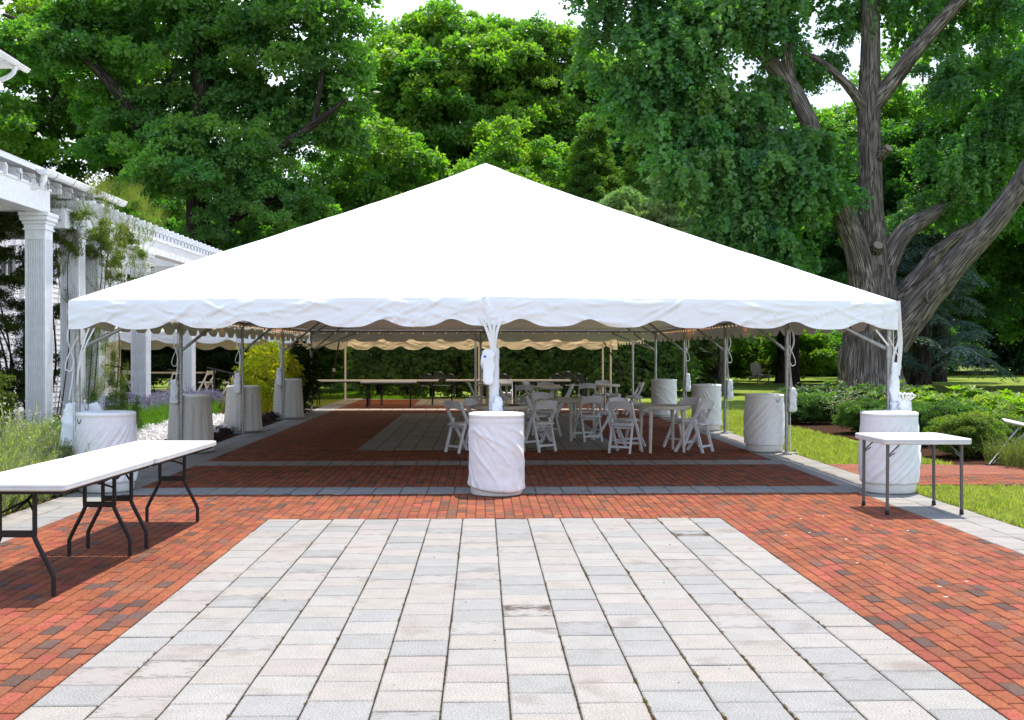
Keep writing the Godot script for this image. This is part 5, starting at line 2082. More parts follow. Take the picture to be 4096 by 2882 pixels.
	# soft pines just behind the tent ridge
	for q in [[5.35, 44.0, 7.9, 1.3, "round topped soft pine left of the pair behind the right tent slope"], [6.95, 43.0, 9.1, 1.8, "tallest soft blue green pine behind the right tent slope"], [9.15, 43.5, 7.2, 1.7, "broad soft pine lower down the right tent slope"]]:
		rng.seed = int(q[0] * 100)
		tree("soft_pine", q[4], P(q[0], 0, q[1]), [[[Vector3.ZERO, Vector3(0.1, q[2] * 0.5, 0), Vector3(0, q[2] * 0.93, 0)], [0.16, 0.12, 0.03], "trunk"]], M.bark, "pine",
			blob(Vector3(0, q[2] * 0.58, 0), Vector3(q[3], q[2] * 0.42, q[3]), 42, 0.85, -0.9, 0.4), Color(0.28, 0.38, 0.18), Color(0.36, 0.46, 0.24), 570 + int(q[1]), 0.8, 0.15, "soft pines behind the tent")
	# trees at right behind the ginkgo
	simple_tree("light_tree", "bright leafy tree right of the ginkgo trunk", 19.4, 52, 15.5, 4.4, 2.5, 130, 1.1, "broad", g1, g2, 580)
	simple_tree("light_tree", "tall leafy tree at the upper right corner", 22.6, 46, 19, 4.4, 3.0, 140, 1.1, "broad", d2, g1, 583)
	simple_tree("light_tree", "leafy tree low at the right edge behind the leaning limb", 24.5, 50, 9.5, 4.2, 1.2, 100, 1.0, "broad", d1, d2, 586)
	simple_tree("light_tree", "dark leafy tree behind the middle of the ginkgo", 14.6, 53, 13.5, 3.8, 2.5, 100, 1.05, "broad", d2, g1, 589)
	simple_tree("light_tree", "tall tree behind the feathery conifers", 9.6, 63, 17.5, 4.4, 2.5, 140, 1.2, "broad", d2, g1, 594)
	simple_tree("light_tree", "tall tree that fills the gap right of the domed crown", 7.0, 68, 20.5, 3.7, 4.0, 140, 1.2, "broad", g1, g2, 596)
	simple_tree("light_tree", "dark tree behind the fork of the ginkgo", 17.6, 47.5, 9.0, 3.4, 2.2, 80, 0.95, "broad", d1, d2, 592)
	build_ginkgo()
	# blue cedar with drooping arms
	rng.seed = 600
	lobes = []
	for i in 150:
		var k := rng.randf()
		var r := lerpf(3.1, 0.6, k) * sqrt(rf(0.2, 1.0))
		var a := rf(0, TAU)
		lobes.append([Vector3(cos(a) * r, lerpf(1.2, 7.5, k) + rf(-0.2, 0.2), sin(a) * r), rf(0.6, 1.0)])
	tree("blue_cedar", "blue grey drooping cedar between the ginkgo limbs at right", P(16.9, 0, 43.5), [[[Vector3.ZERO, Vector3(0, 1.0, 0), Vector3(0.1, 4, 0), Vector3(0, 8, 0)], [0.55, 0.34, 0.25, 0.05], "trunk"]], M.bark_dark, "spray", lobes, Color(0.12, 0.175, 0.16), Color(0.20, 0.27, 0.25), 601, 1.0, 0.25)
	# bare trunks that stand in the shade beyond the lawn
	var spots := [[15.1, 57.4, 0.28, "dark straight tree trunk beyond the lawn near the pale lawn chair"], [20.6, 56.0, 0.45, "grey tree trunk in the shade at right beyond the lawn"], [24.2, 60.0, 0.42, "bluish grey tree trunk farthest right beyond the lawn"], [17.6, 48.5, 0.30, "thin dark trunk right of the ginkgo base"]]
	for i in spots.size():
		var q: Array = spots[i]
		rng.seed = 620 + i
		tree("shade_tree", q[3], P(q[0], 0, q[1]), [[[Vector3(0, -0.1, 0), Vector3(0.05, 0.5, 0), Vector3(0.1, 4, 0), Vector3(-0.1, 10, 0)], [q[2] * 1.35, q[2], q[2] * 0.85, q[2] * 0.5], "trunk"]], M.bark_dark, "broad", blob(Vector3(0, 8.2, 0), Vector3(3.4, 3.0, 3.0), 60, 1.0), d1, d2, 625 + i, 0.85, 0.2)
	# dense wood that closes the background
	rng.seed = 640
	var xf := []
	var cols := []
	for i in 3400:
		var x := rf(-75, 75)
		var z := 72.0 + rf(0, 22)
		var top := 11.0 + 3.0 * noise_a.get_noise_1d(x * 3.0)
		var b := Basis(Vector3.UP, rf(0, TAU)).scaled(Vector3.ONE * rf(1.1, 2.0))
		xf.append(Transform3D(b, P(x, top * pow(rng.randf(), 0.8) if i < 2600 else rf(0.0, 2.5), z)))
		var g := rf(0.7, 1.2)
		cols.append(Color(0.07 * g, 0.15 * g, 0.055 * g))
	var o := many("far_wood", cluster("broad", 1), xf, cols, M.leaf)
	tag(o, "dense dark wood that closes the view behind the lawn", "wood", "", "stuff")
	# shrubs and undergrowth along the wood's edge at right
	var under := [[9.3, 61, 2.6, "dark rounded shrub left of the brown lawn chair"], [13.2, 62, 3.2, "bright leafy shrub behind the pale lawn chair"], [16.8, 60, 3.0, "bright leafy shrub left of the ginkgo base"], [19.0, 61, 2.8, "dark shrub right of the ginkgo base"], [25.0, 64, 3.6, "dark shrub at the far right wood edge"], [11.0, 66, 3.4, "tall green shrub behind the brown lawn chair"], [6.8, 58, 3.4, "dark shrub seen past the right rear tent posts"], [22.0, 66, 3.4, "dark shrub between the grey trunks"]]
	for i in under.size():
		var q: Array = under[i]
		rng.seed = 660 + i
		var t := thing("woodland_shrub", q[3], "shrub", P(q[0], 0, q[1]), 0.0, "shrubs along the wood edge")
		crown(t, "foliage", "broad", blob(Vector3(0, q[2] * 0.5, 0), Vector3(2.1, q[2] * 0.55, 1.4), 46, 0.8, -0.9), [d1, g1, g1, d2, d1, d2, d1, d1][i], 0.2, M.leaf, 670 + i, 0.85, [d2, g2, g2, g1, d2, g1, d2, d2][i])
	for q in [[13.0, 61.5, "yellow flowering bush between the two lawn chairs, left"], [14.6, 62.2, "yellow flowering bush just left of the pale lawn chair"], [15.6, 60.0, "small yellow bush right of the pale lawn chair"]]:
		rng.seed = int(q[0] * 10)
		var t := thing("yellow_bush", q[2], "bush", P(q[0], 0, q[1]), 0.0, "yellow bushes on the far lawn")
		crown(t, "foliage", "fine", blob(Vector3(0, 0.6, 0), Vector3(1.2, 0.7, 0.8), 30, 0.42, -0.8), Color(0.28, 0.29, 0.03), 0.2, M.leaf, 690 + int(q[0]), 0.8, Color(0.16, 0.22, 0.03))


func build_ginkgo() -> void:
	rng.seed = 700
	var t := thing("ginkgo_tree", "massive old ginkgo with thick forked grey trunk and hanging leaves at right", "tree", P(12.9, 0, 37.5))
	# trunk base: a bulging fluted column
	var m := MB.new()
	m.grid(150, 64, func(u: float, w: float) -> Vector3:
		var a := u * TAU
		var y := w * 4.6 - 0.2
		var r := lerpf(1.02, 0.86, smoothstep(0.0, 0.4, w)) + 0.16 * exp(-pow((w - 0.33) / 0.1, 2.0)) * maxf(0.0, cos(a - PI)) + 0.35 * exp(-w * 9.0)
		r *= lerpf(1.0, 0.78, smoothstep(0.55, 1.0, w))
		r += 0.09 * noise_a.get_noise_3d(cos(a) * 9.0, y * 4.0, sin(a) * 9.0) + 0.05 * noise_r.get_noise_3d(cos(a) * 2.6, y * 0.5, sin(a) * 2.6) + 0.045 * noise_r.get_noise_3d(cos(a) * 7.0, y * 0.9, sin(a) * 7.0)
		return Vector3(cos(a) * r, y, sin(a) * r * 0.9),
		func(u, _w): return Vector3(cos(u * TAU), 0, sin(u * TAU)), 9.0, 1.5)
	put("trunk", m, M.bark, t)
	var limbs := [
		[[Vector3(0.05, 3.0, 0.1), Vector3(0.02, 4.6, 0), Vector3(-0.04, 6.4, 0), Vector3(-0.10, 9.5, 0), Vector3(-0.05, 12.0, 0), Vector3(-0.15, 16.5, 0)], [0.68, 0.50, 0.41, 0.37, 0.32, 0.18], "stem"],
		[[Vector3(-0.3, 3.2, 0.35), Vector3(-0.55, 4.5, 0.5), Vector3(-1.2, 6.2, 0.7), Vector3(-1.95, 8.0, 0.9), Vector3(-2.9, 10.0, 0.9), Vector3(-4.2, 11.6, 0.8), Vector3(-5.6, 13.2, 0.6)], [0.56, 0.43, 0.36, 0.30, 0.27, 0.22, 0.12]],
		[[Vector3(-3.0, 10.2, 0.9), Vector3(-3.15, 11.6, 1.0), Vector3(-3.6, 13.2, 1.0), Vector3(-4.3, 14.6, 1.0)], [0.2, 0.18, 0.15, 0.08]],
		[[Vector3(0.5, 1.9, 0.5), Vector3(1.25, 3.0, 0.9), Vector3(2.45, 4.55, 1.2), Vector3(3.75, 6.1, 1.4), Vector3(4.85, 7.9, 1.5), Vector3(5.8, 10.0, 1.5)], [0.60, 0.48, 0.40, 0.37, 0.34, 0.28]],
		[[Vector3(0.25, 3.6, -0.1), Vector3(0.9, 5.1, -0.3), Vector3(1.7, 5.9, -0.4), Vector3(3.2, 6.7, -0.6), Vector3(4.6, 7.4, -0.6)], [0.42, 0.34, 0.28, 0.2, 0.08]],
		[[Vector3(0.5, 2.9, -0.2), Vector3(1.5, 3.9, -0.3), Vector3(2.5, 5.0, -0.5), Vector3(3.8, 6.0, -0.6)], [0.34, 0.28, 0.22, 0.08]],
		[[Vector3(-0.05, 9.6, 0), Vector3(0.55, 10.4, 0.2), Vector3(1.6, 11.8, 0.5), Vector3(2.9, 13.2, 0.6), Vector3(4.4, 14.6, 0.6)], [0.28, 0.27, 0.25, 0.22, 0.14]],
		[[Vector3(-0.1, 9.4, 0), Vector3(-0.8, 10.2, 0.3), Vector3(-1.6, 10.9, 0.4), Vector3(-2.4, 11.4, 0.3)], [0.2, 0.16, 0.12, 0.05]],
		[[Vector3(-2.2, 8.4, 0.9), Vector3(-4.0, 8.7, 1.2), Vector3(-6.0, 8.6, 1.3)], [0.16, 0.1, 0.03]],
		[[Vector3(-1.4, 6.5, 0.8), Vector3(-3.2, 6.7, 1.3), Vector3(-5.2, 6.4, 1.5)], [0.14, 0.09, 0.03]]]
	wood(t, "limb", limbs, M.bark, 28, 0.055)
	# sawn stubs with pale end grain
	for q in [[Vector3(0.18, 8.0, 0.30), Vector3(0.35, 8.22, 0.62), 0.15], [Vector3(0.0, 4.9, 0.42), Vector3(0.0, 5.05, 0.66), 0.17]]:
		var s := MB.new()
		s.tube([q[0], q[1]], [q[2] * 1.35, q[2]], 16, false)
		var st := put("stub", s, M.bark, t)
		var e := MB.new()
		var d: Vector3 = (q[1] - q[0]).normalized()
		e.tube([q[1] - d * 0.03, q[1] - d * 0.005], [q[2] * 0.96, q[2] * 0.9], 16)
		put("end_grain", e, M.endgrain, st)
	# healed knots on the leaning limb
	for q in [[Vector3(1.42, 3.35, 1.36), 0.17], [Vector3(4.33, 7.05, 1.76), 0.17]]:
		var kn := MB.new()
		var ring := []
		for i in 13:
			var a := TAU * i / 12.0
			ring.append(q[0] + Vector3(cos(a) * q[1], sin(a) * q[1] * 1.15, 0.02 * cos(a * 2.0) - 0.10 * cos(a)))
		kn.tube(ring, lerp_list([0.065, 0.065], 13), 8)
		put("knot", kn, M.bark, t)
	var lobes := []
	for b in [
		[Vector3(-4.3, 7.4, 1.4), Vector3(3.3, 1.6, 1.6), 60, 0.8], [Vector3(-4.3, 5.2, 1.2), Vector3(1.9, 2.0, 1.5), 56, 0.75], [Vector3(-4.7, 4.4, 0.8), Vector3(1.2, 1.5, 1.0), 28, 0.7],
		[Vector3(-5.8, 9.6, 0.8), Vector3(2.6, 1.6, 1.4), 40, 0.8], [Vector3(-2.1, 7.3, 1.3), Vector3(0.9, 1.4, 0.9), 22, 0.6], [Vector3(-5.0, 12.6, 0.8), Vector3(2.6, 1.8, 1.6), 44, 0.8],
		[Vector3(-7.6, 11.6, 0.6), Vector3(2.4, 1.8, 1.4), 38, 0.8], [Vector3(-8.2, 13.6, 0.4), Vector3(2.2, 1.2, 1.4), 26, 0.8], [Vector3(-3.4, 14.6, 0.6), Vector3(1.9, 1.6, 1.4), 26, 0.75],
		[Vector3(-1.6, 14.0, -0.2), Vector3(1.0, 1.8, 1.0), 14, 0.7], [Vector3(-2.3, 11.2, -0.4), Vector3(1.2, 1.2, 0.9), 20, 0.65], [Vector3(-0.9, 12.6, -0.6), Vector3(0.7, 0.9, 0.7), 9, 0.6], [Vector3(1.8, 13.6, -0.8), Vector3(2.0, 2.0, 1.4), 26, 0.8],
		[Vector3(4.6, 12.6, 0.3), Vector3(2.2, 2.4, 1.6), 30, 0.8], [Vector3(2.0, 10.6, 0.4), Vector3(0.9, 0.8, 0.8), 12, 0.6], [Vector3(3.6, 8.0, -0.6), Vector3(2.2, 1.4, 1.2), 30, 0.75], [Vector3(5.4, 9.6, 0.0), Vector3(1.6, 1.6, 1.2), 22, 0.75],
		[Vector3(2.6, 6.6, -0.9), Vector3(1.6, 1.0, 0.8), 16, 0.65], [Vector3(0, 18.5, 0), Vector3(5.5, 2.5, 3.0), 46, 1.0]]:
		lobes.append_array(blob(b[0], b[1], int(b[2] * 0.78), b[3] * 1.05, -0.95, 0.4))
	crown(t, "crown", "drape", lobes, Color(0.125, 0.29, 0.12), 0.16, M.leaf, 701, 1.05, Color(0.21, 0.39, 0.13))


func build_hedge() -> void:
	# row of arborvitae behind the patio
	rng.seed = 800
	var words := ["at the left end", "second from the left", "left of the benches", "behind the left bench", "behind the grey posts", "right of the grey posts", "behind the middle of the tan tables", "behind the right tan table", "behind the right bench", "near the rear tent post", "at the right end", "in deep shade right of the rear posts"]
	for i in 12:
		var x := -3.6 + i * 0.93
		var z := 40.0 + rf(-0.3, 0.3)
		var h := rf(4.2, 5.2)
		var t := thing("arborvitae", "dark green arborvitae of the hedge " + words[i], "hedge tree", P(x, 0, z), 0.0, "arborvitae hedge behind the patio")
		wood(t, "trunk", [[[Vector3.ZERO, Vector3(0, h * 0.5, 0), Vector3(0, h * 0.9, 0)], [0.10, 0.07, 0.02], "trunk"]], M.bark_dark, 8)
		crown(t, "foliage", "scale", cone_lobes(h, 0.95, 200, 0.52, 0.05), Color(0.065, 0.125, 0.03), 0.2, M.needle, 801 + i, 1.1, Color(0.11, 0.19, 0.04))
	for q in [[5.9, 42.5, "big dark conifer mass right of the hedge behind the rear posts", 6.2], [7.3, 44.5, "dark conifer behind the third right barrel", 6.5]]:
		rng.seed = int(q[0] * 30)
		var t := thing("dark_conifer", q[2], "tree", P(q[0], 0, q[1]))
		wood(t, "trunk", [[[Vector3.ZERO, Vector3(0, 3, 0), Vector3(0, 5.5, 0)], [0.16, 0.1, 0.03], "trunk"]], M.bark_dark, 8)
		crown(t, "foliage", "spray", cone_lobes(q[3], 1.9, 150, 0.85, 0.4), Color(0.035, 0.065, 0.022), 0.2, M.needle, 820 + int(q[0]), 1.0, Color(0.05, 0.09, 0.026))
	# leafy bushes beyond the back left corner
	for q in [[-6.2, 42.0, 2.6, "light leafy bush beyond the back left corner of the patio"], [-4.9, 45.0, 3.4, "taller leafy bush at the left end of the hedge"], [-8.6, 43.0, 3.2, "dark leafy bush behind the fourth column"], [-11.0, 43.5, 3.6, "dark leafy bush behind the terrace"], [-13.6, 42.5, 3.6, "dark leafy bush behind the left terrace end"], [-9.9, 39.9, 2.3, "dark bush hiding the foot of the huge tree behind the terrace"], [-12.4, 40.2, 2.4, "dark bush on the terrace edge left of the huge tree"], [-7.9, 40.6, 2.2, "dark bush on the terrace edge right of the huge tree"]]:
		rng.seed = int(-q[0] * 30)
		var t := thing("leafy_bush", q[3], "bush", P(q[0], 0, q[1]), 0.0, "leafy bushes behind the terrace")
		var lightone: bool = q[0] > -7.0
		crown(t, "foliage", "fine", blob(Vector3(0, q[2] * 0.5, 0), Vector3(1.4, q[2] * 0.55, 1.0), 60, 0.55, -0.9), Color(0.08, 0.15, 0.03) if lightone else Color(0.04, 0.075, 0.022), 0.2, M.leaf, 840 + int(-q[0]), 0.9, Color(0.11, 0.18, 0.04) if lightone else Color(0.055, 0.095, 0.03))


# ---- beds, lawn, litter ----
func scatter(called: String, kind: String, count: int, place: Callable, size: Vector2, tint: Color, tint2: Color, material: Material, sd: int, label: String, category: String) -> void:
	rng.seed = sd
	var xf := []
	var cols := []
	for i in count:
		var p: Variant = place.call()
		if p == null:
			continue
		var s := rf(size.x, size.y)
		xf.append(Transform3D(Basis(Vector3.UP, rf(0, TAU)).scaled(Vector3(s, s * rf(0.8, 1.2), s)), p))
		var c := tint.lerp(tint2, rng.randf())
		var g := rf(0.85, 1.15)
		cols.append(Color(c.r * g, c.g * g, c.b * g))
	var o := many(called, cluster(kind, sd % 3), xf, cols, material)
	tag(o, label, category, "", "stuff")


func bush(called: String, label: String, at: Vector3, r: Vector3, count: int, size: float, kind: String, tint: Color, tint2: Color, sd: int, group := "", material: Material = null) -> Node3D:
	rng.seed = sd
	var t := thing(called, label, "shrub", at, 0.0, group)
	var limbs := []
	for i in 4:
		var a := rf(0, TAU)
		limbs.append([[Vector3(cos(a) * 0.04, 0, sin(a) * 0.04), Vector3(cos(a) * r.x * 0.4, r.y * 0.9, sin(a) * r.z * 0.4), Vector3(cos(a) * r.x * 0.7, r.y * 1.5, sin(a) * r.z * 0.7)], [0.022, 0.014, 0.005], "stem"])
	wood(t, "stem", limbs, M.bark_dark, 6)
	crown(t, "foliage", kind, blob(Vector3(0, r.y, 0), r, count, size, -0.95, 0.6), tint, 0.16, material if material else M.leaf, sd + 1, 0.95, tint2)
	return t


func build_left_bed() -> void:
	# feathery silver-green perennials in front of the first column
	scatter("feathery_plants", "wisp", 1500, func():
		var z := 7.6 + 9.0 * rng.randf()
		var x := -4.62 - 3.2 * pow(rng.randf(), 1.2) - maxf(0.0, z - 13.0) * 0.25
		return P(x, 0, z), Vector2(0.36, 0.62), Color(0.28, 0.29, 0.21), Color(0.42, 0.41, 0.35), M.leaf, 901, "feathery silver green perennials spilling over the left border", "plants")
	scatter("pale_florets", "floret", 90, func():
		var z := 8.6 + 6.5 * rng.randf()
		return P(-4.75 - 2.6 * rng.randf() - maxf(0.0, z - 13.0) * 0.2, 0.05, z), Vector2(0.6, 1.0), Color(0.5, 0.5, 0.42), Color(0.62, 0.6, 0.52), M.petal, 903, "tiny pale florets standing over the feathery plants", "flowers")
	scatter("low_herbs", "mound", 170, func():
		return P(-4.72 - 2.4 * rng.randf(), 0.0, 7.4 + 6.0 * rng.randf()), Vector2(0.16, 0.32), Color(0.10, 0.16, 0.035), Color(0.16, 0.21, 0.05), M.leaf, 905, "low green herbs under the feathery plants", "plants")
	scatter("tall_stems", "wisp", 190, func():
		var z := 8.8 + 5.0 * rng.randf()
		return P(-4.85 - 2.4 * rng.randf() - maxf(0.0, z - 13.0) * 0.2, 0.0, z), Vector2(0.65, 0.95), Color(0.28, 0.30, 0.20), Color(0.42, 0.42, 0.32), M.leaf, 904, "tall thin silvery stems rising over the feathery plants", "plants")
	# white flower carpet, bright green herbs and lavender along the border
	scatter("white_flowers", "mound", 330, func():
		return P(-5.0 - 1.25 * rng.randf(), 0.10, 17.5 + 7.5 * rng.randf()), Vector2(0.14, 0.24), Color(0.78, 0.75, 0.76), Color(0.88, 0.87, 0.86), M.petal, 907, "carpet of white flowers along the left border", "flowers")
	scatter("white_flower_leaves", "mound", 160, func():
		return P(-4.9 - 1.4 * rng.randf(), 0.02, 17.0 + 8.5 * rng.randf()), Vector2(0.16, 0.26), Color(0.07, 0.12, 0.03), Color(0.12, 0.17, 0.04), M.leaf, 908, "green leaves under the white flower carpet", "plants")
	scatter("bright_herbs", "wisp", 620, func():
		return P(-6.1 - 1.3 * rng.randf(), 0.0, 18.5 + 8.5 * rng.randf()), Vector2(0.34, 0.5), Color(0.13, 0.25, 0.03), Color(0.18, 0.30, 0.05), M.leaf, 909, "bright green ferny herbs behind the white flowers", "plants")
	scatter("lavender_leaves", "wisp", 420, func():
		return P(-6.9 - 1.5 * rng.randf(), 0.0, 23.5 + 7.5 * rng.randf()), Vector2(0.25, 0.38), Color(0.10, 0.14, 0.07), Color(0.14, 0.17, 0.10), M.leaf, 911, "grey green lavender foliage", "plants")
	scatter("lavender_spikes", "spike", 330, func():
		return P(-6.9 - 1.5 * rng.randf(), 0.0, 23.8 + 7.0 * rng.randf()), Vector2(0.42, 0.55), Color(0.17, 0.17, 0.24), Color(0.28, 0.26, 0.36), M.petal, 913, "blue violet lavender spikes before the columns", "flowers")
	scatter("purple_leaves", "mound", 150, func():
		return P(-4.75 - 0.45 * rng.randf(), 0.05, 18.3 + 9.0 * rng.randf()), Vector2(0.10, 0.19), Color(0.05, 0.025, 0.05), Color(0.08, 0.04, 0.075), M.leaf, 915, "dark purple low plants at the edge of the left border", "plants")
	# upright yew behind the left barrel, golden shrub and dark yew farther back
	var t := thing("upright_yew", "small dark upright yew standing behind the front left barrel", "shrub", P(-6.0, 0, 18.6))
	rng.seed = 920
	crown(t, "foliage", "scale", cone_lobes(1.55, 0.11, 34, 0.115, 0.4).map(func(l): return [l[0] + Vector3(0.06, 0.1, 0), l[1]]) + cone_lobes(1.15, 0.09, 26, 0.11, 0.4).map(func(l): return [l[0] + Vector3(0.26, 0, 0.1), l[1]]) + cone_lobes(0.98, 0.08, 22, 0.11, 0.3).map(func(l): return [l[0] + Vector3(-0.24, 0, 0.1), l[1]]) + cone_lobes(0.9, 0.08, 22, 0.11, 0.3).map(func(l): return [l[0] + Vector3(0.46, 0, 0.1), l[1]]) + blob(Vector3(0.1, 0.45, 0), Vector3(0.42, 0.32, 0.25), 34, 0.13), Color(0.07, 0.13, 0.03), 0.2, M.needle, 921, 1.0, Color(0.14, 0.21, 0.045))
	bush("golden_shrub", "large golden yellow shrub behind the farthest left barrel", P(-5.25, 0, 28.4), Vector3(0.78, 0.92, 0.7), 120, 0.26, "scale", Color(0.74, 0.60, 0.05), Color(0.40, 0.40, 0.05), 930)
	bush("dark_yew", "dark columnar yew right of the golden shrub at the left rear post", P(-4.62, 0, 29.3), Vector3(0.36, 0.88, 0.42), 80, 0.24, "scale", Color(0.03, 0.05, 0.015), Color(0.045, 0.07, 0.02), 935)
	bush("green_shrub", "yellow green shrub at the left edge behind the feathery plants", P(-7.75, 0, 17.6), Vector3(0.5, 0.68, 0.5), 46, 0.24, "fine", Color(0.10, 0.14, 0.03), Color(0.16, 0.17, 0.04), 940)
	bush("green_shrub", "bright shrub on the terrace edge left of the golden shrub", P(-7.1, 0, 37.2), Vector3(0.7, 0.6, 0.6), 40, 0.3, "fine", Color(0.13, 0.19, 0.03), Color(0.19, 0.22, 0.04), 943)


func build_right_bed() -> void:
	var b1 := Color(0.085, 0.17, 0.05)
	var b2 := Color(0.14, 0.24, 0.06)
	var r1 := Color(0.17, 0.30, 0.05)
	var r2 := Color(0.28, 0.38, 0.07)
	bush("boxwood", "clipped boxwood ball standing left in the pair beside the lawn", P(6.72, 0, 25.2), Vector3(0.42, 0.28, 0.40), 60, 0.2, "fine", b1, b2, 950, "boxwoods of the right bed")
	bush("boxwood", "clipped boxwood ball right in the pair beside the lawn", P(7.22, 0, 24.7), Vector3(0.47, 0.29, 0.45), 70, 0.2, "fine", b1, b2, 953, "boxwoods of the right bed")
	bush("boxwood", "boxwood shrub left of the front right barrel top", P(7.35, 0, 21.9), Vector3(0.50, 0.28, 0.45), 70, 0.2, "fine", b1, b2, 956, "boxwoods of the right bed")
	bush("boxwood", "boxwood shrub directly behind the front right barrel", P(7.75, 0, 20.6), Vector3(0.55, 0.29, 0.5), 70, 0.21, "fine", b1, b2, 959, "boxwoods of the right bed")
	bush("boxwood", "boxwood shrub right of the front right barrel", P(7.75, 0, 18.9), Vector3(0.62, 0.32, 0.5), 80, 0.21, "fine", b1, b2, 962, "boxwoods of the right bed")
	bush("boxwood", "yellowish boxwood shrub right of the small square table", P(7.25, 0, 16.9), Vector3(0.50, 0.29, 0.45), 70, 0.2, "fine", Color(0.15, 0.23, 0.05), Color(0.25, 0.29, 0.06), 965, "boxwoods of the right bed")
	bush("boxwood", "low boxwood shrub behind the square table edge", P(7.95, 0, 17.6), Vector3(0.45, 0.25, 0.4), 50, 0.2, "fine", b2, Color(0.22, 0.27, 0.06), 968, "boxwoods of the right bed")
	bush("rhododendron", "rhododendron with long leaves behind the boxwood balls", P(7.9, 0, 26.0), Vector3(0.95, 0.32, 0.6), 46, 0.34, "whorl", Color(0.075, 0.14, 0.04), Color(0.11, 0.185, 0.045), 971, "rhododendrons of the right bed")
	bush("rhododendron", "rhododendron right of the boxwood balls below the ginkgo", P(8.75, 0, 24.6), Vector3(0.95, 0.34, 0.6), 46, 0.34, "whorl", Color(0.075, 0.14, 0.04), Color(0.11, 0.185, 0.045), 974, "rhododendrons of the right bed")
	bush("rhododendron", "bright rhododendron behind the front right tent post", P(8.9, 0, 21.4), Vector3(0.85, 0.35, 0.6), 50, 0.32, "whorl", r1, r2, 977, "rhododendrons of the right bed")
	bush("rhododendron", "bright large leaved rhododendron in the middle of the right bed", P(9.1, 0, 19.4), Vector3(0.85, 0.32, 0.6), 50, 0.32, "whorl", r1, r2, 980, "rhododendrons of the right bed")
	bush("rhododendron", "bright large leaved rhododendron near the right edge of the bed", P(8.65, 0, 18.1), Vector3(0.7, 0.29, 0.5), 40, 0.30, "whorl", r1, r2, 983, "rhododendrons of the right bed")
	bush("yellow_shrub", "yellow leaved shrub top left of the last one at the right edge", P(9.35, 0, 20.6), Vector3(0.36, 0.35, 0.34), 26, 0.24, "fine", Color(0.60, 0.54, 0.10), Color(0.36, 0.42, 0.08), 986, "yellow leaved shrubs of the right bed")
	bush("yellow_shrub", "yellow leaved shrub with russet tips at the right edge", P(9.0, 0, 17.2), Vector3(0.55, 0.32, 0.45), 44, 0.24, "fine", Color(0.58, 0.46, 0.10), Color(0.34, 0.40, 0.08), 989, "yellow leaved shrubs of the right bed")
	bush("yellow_shrub", "small yellow leaved plant beside the loops of the right front post", P(8.15, 0, 21.9), Vector3(0.3, 0.36, 0.3), 20, 0.24, "whorl", Color(0.24, 0.24, 0.05), Color(0.15, 0.20, 0.04), 992, "yellow leaved shrubs of the right bed")
	scatter("pale_herb", "wisp", 260, func():
		return P(7.15 + 1.9 * rng.randf(), 0, 15.0 + 0.9 * rng.randf()), Vector2(0.26, 0.42), Color(0.17, 0.19, 0.10), Color(0.24, 0.24, 0.13), M.leaf, 995, "pale grey green herbs at the right edge of the path", "plants")
	scatter("pale_blossoms", "floret", 26, func():
		return P(7.1 + 0.9 * rng.randf(), 0.05, 23.0 + 1.3 * rng.randf()), Vector2(0.5, 0.8), Color(0.55, 0.48, 0.22), Color(0.5, 0.5, 0.4), M.petal, 997, "a few pale blossoms between the boxwoods", "flowers")
	# slanted weathered board on two angled metal legs at the right edge
	var t := thing("tilted_board", "pale weathered board on two slanted metal legs at the right edge of the bed", "board")
	var m := MB.new()
	m.box(P(7.86, 0.50, 16.0), Vector3(0.95, 0.03, 0.14), 0.01, Basis(Vector3(0, 0, 1), -0.22) * Basis(Vector3.RIGHT, 0.25))
	put("board", m, M.palewood, t)
	for k in 2:
		put("leg", pipe(P(7.62 + 0.15 * k, 0.50 - 0.03 * k, 16.0), P(7.06 + 0.10 * k, 0.0, 15.7 + 0.1 * k), 0.014), M.pipe, t)


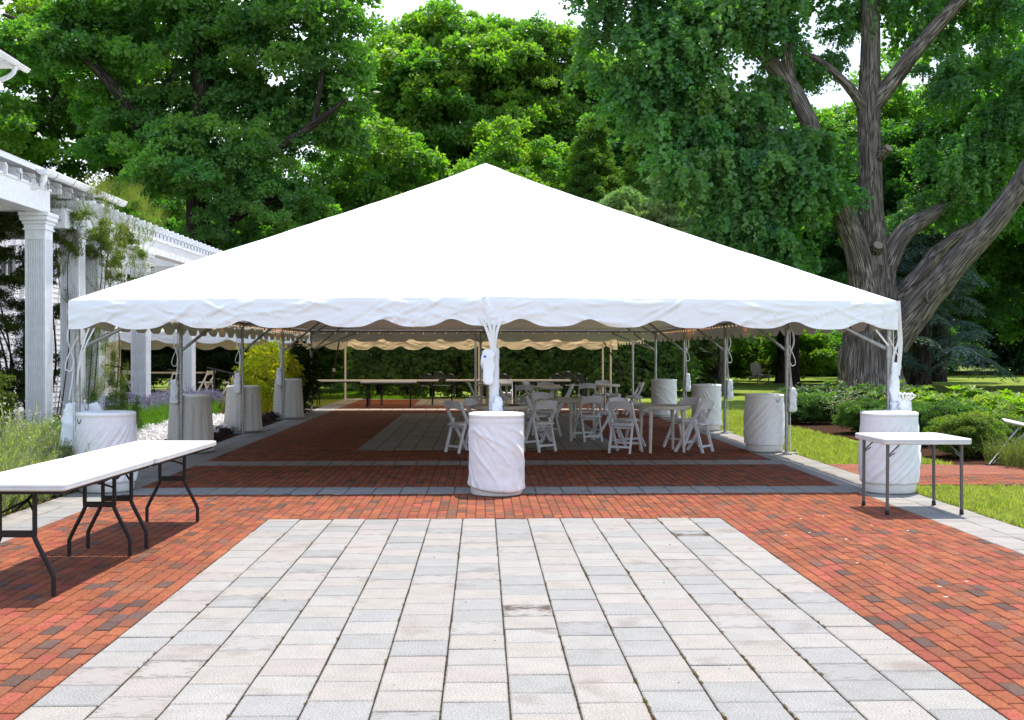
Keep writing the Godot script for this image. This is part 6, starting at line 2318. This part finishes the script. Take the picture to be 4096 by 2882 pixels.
func build_lawn() -> void:
	scatter("lawn_blades", "tuft", 36000, func():
		var z := 6.5 + 24.0 * pow(rng.randf(), 1.35)
		var lim := 0.56 * z + 1.6
		var x := 4.86 + (lim - 4.86) * rng.randf()
		if x < 4.86 or (z > 13.15 and z < 15.95 and x < 10.5 and z < 15.9 - maxf(0.0, x - 5.6) * 0.24) or (x > 6.55 and z > 14.4 and z < 27.5):
			return null
		return P(x, -0.03, z), Vector2(0.06, 0.105), Color(0.32, 0.34, 0.12), Color(0.58, 0.51, 0.27), M.leaf, 1001, "short grass blades of the lawn at right", "grass")
	scatter("lawn_blades", "tuft", 5000, func():
		return P(-9 + 7.0 * rng.randf(), -0.03, 38.5 + 6.0 * rng.randf()), Vector2(0.10, 0.16), Color(0.16, 0.26, 0.03), Color(0.22, 0.30, 0.06), M.leaf, 1003, "grass beyond the back left corner of the patio", "grass")


func build_small() -> void:
	rng.seed = 1100
	# moss and weeds in the paver joints
	var xf := []
	var cols := []
	for i in 1100:
		var c := rng.randi() % 15
		var bias := rng.randf()
		if bias > 0.45:
			c = 9 + rng.randi() % 5
		var x := FX0 + c * FCOL + rf(-0.006, 0.006)
		var z := 4.7 + 5.8 * pow(rng.randf(), 1.2)
		if noise_a.get_noise_2d(x * 9.0, z * 14.0) < 0.12:
			continue
		xf.append(Transform3D(Basis(Vector3.UP, rf(-0.3, 0.3)).scaled(Vector3(rf(0.006, 0.012), rf(0.009, 0.018), rf(0.012, 0.03))), P(x, -0.003, z)))
		cols.append(Color(0.16, 0.06, 0.035).lerp(Color(0.20, 0.13, 0.03), rng.randf()))
	var o := many("joint_moss", cluster("mound", 2), xf, cols, M.leaf)
	tag(o, "reddish brown moss and weeds in the joints of the pavers", "moss", "", "stuff")
	# crumbs of soil and twigs
	xf = []
	for i in 70:
		var p := P(rf(-4, 4.6), 0.003, rf(4.8, 12.4))
		xf.append(Transform3D(Basis(Vector3.UP, rf(0, TAU)).scaled(Vector3(rf(0.5, 1.6), 0.5, rf(0.5, 1.0)) * 0.007), p))
	var cr := MB.new()
	cr.lathe([Vector2(0, -0.4), Vector2(0.7, 0.0), Vector2(0.6, 0.5), Vector2(0, 0.9)], 7)
	var d := many("soil_crumbs", cr.done(), xf, [], M.debris)
	tag(d, "dark crumbs of soil scattered on the paving", "debris", "", "stuff")
	# pale drops and feather scraps on the bricks at right
	xf = []
	for i in 14:
		xf.append(Transform3D(Basis(Vector3.UP, rf(0, TAU)).scaled(Vector3(rf(0.6, 3.0), 0.25, rf(0.4, 1.0)) * 0.012), P(rf(2.6, 4.2), 0.004, rf(6.2, 11.0))))
	var w := many("pale_scraps", cr.done(), xf, [], M.lid)
	tag(w, "pale scraps and droppings on the bricks at right", "debris", "", "stuff")
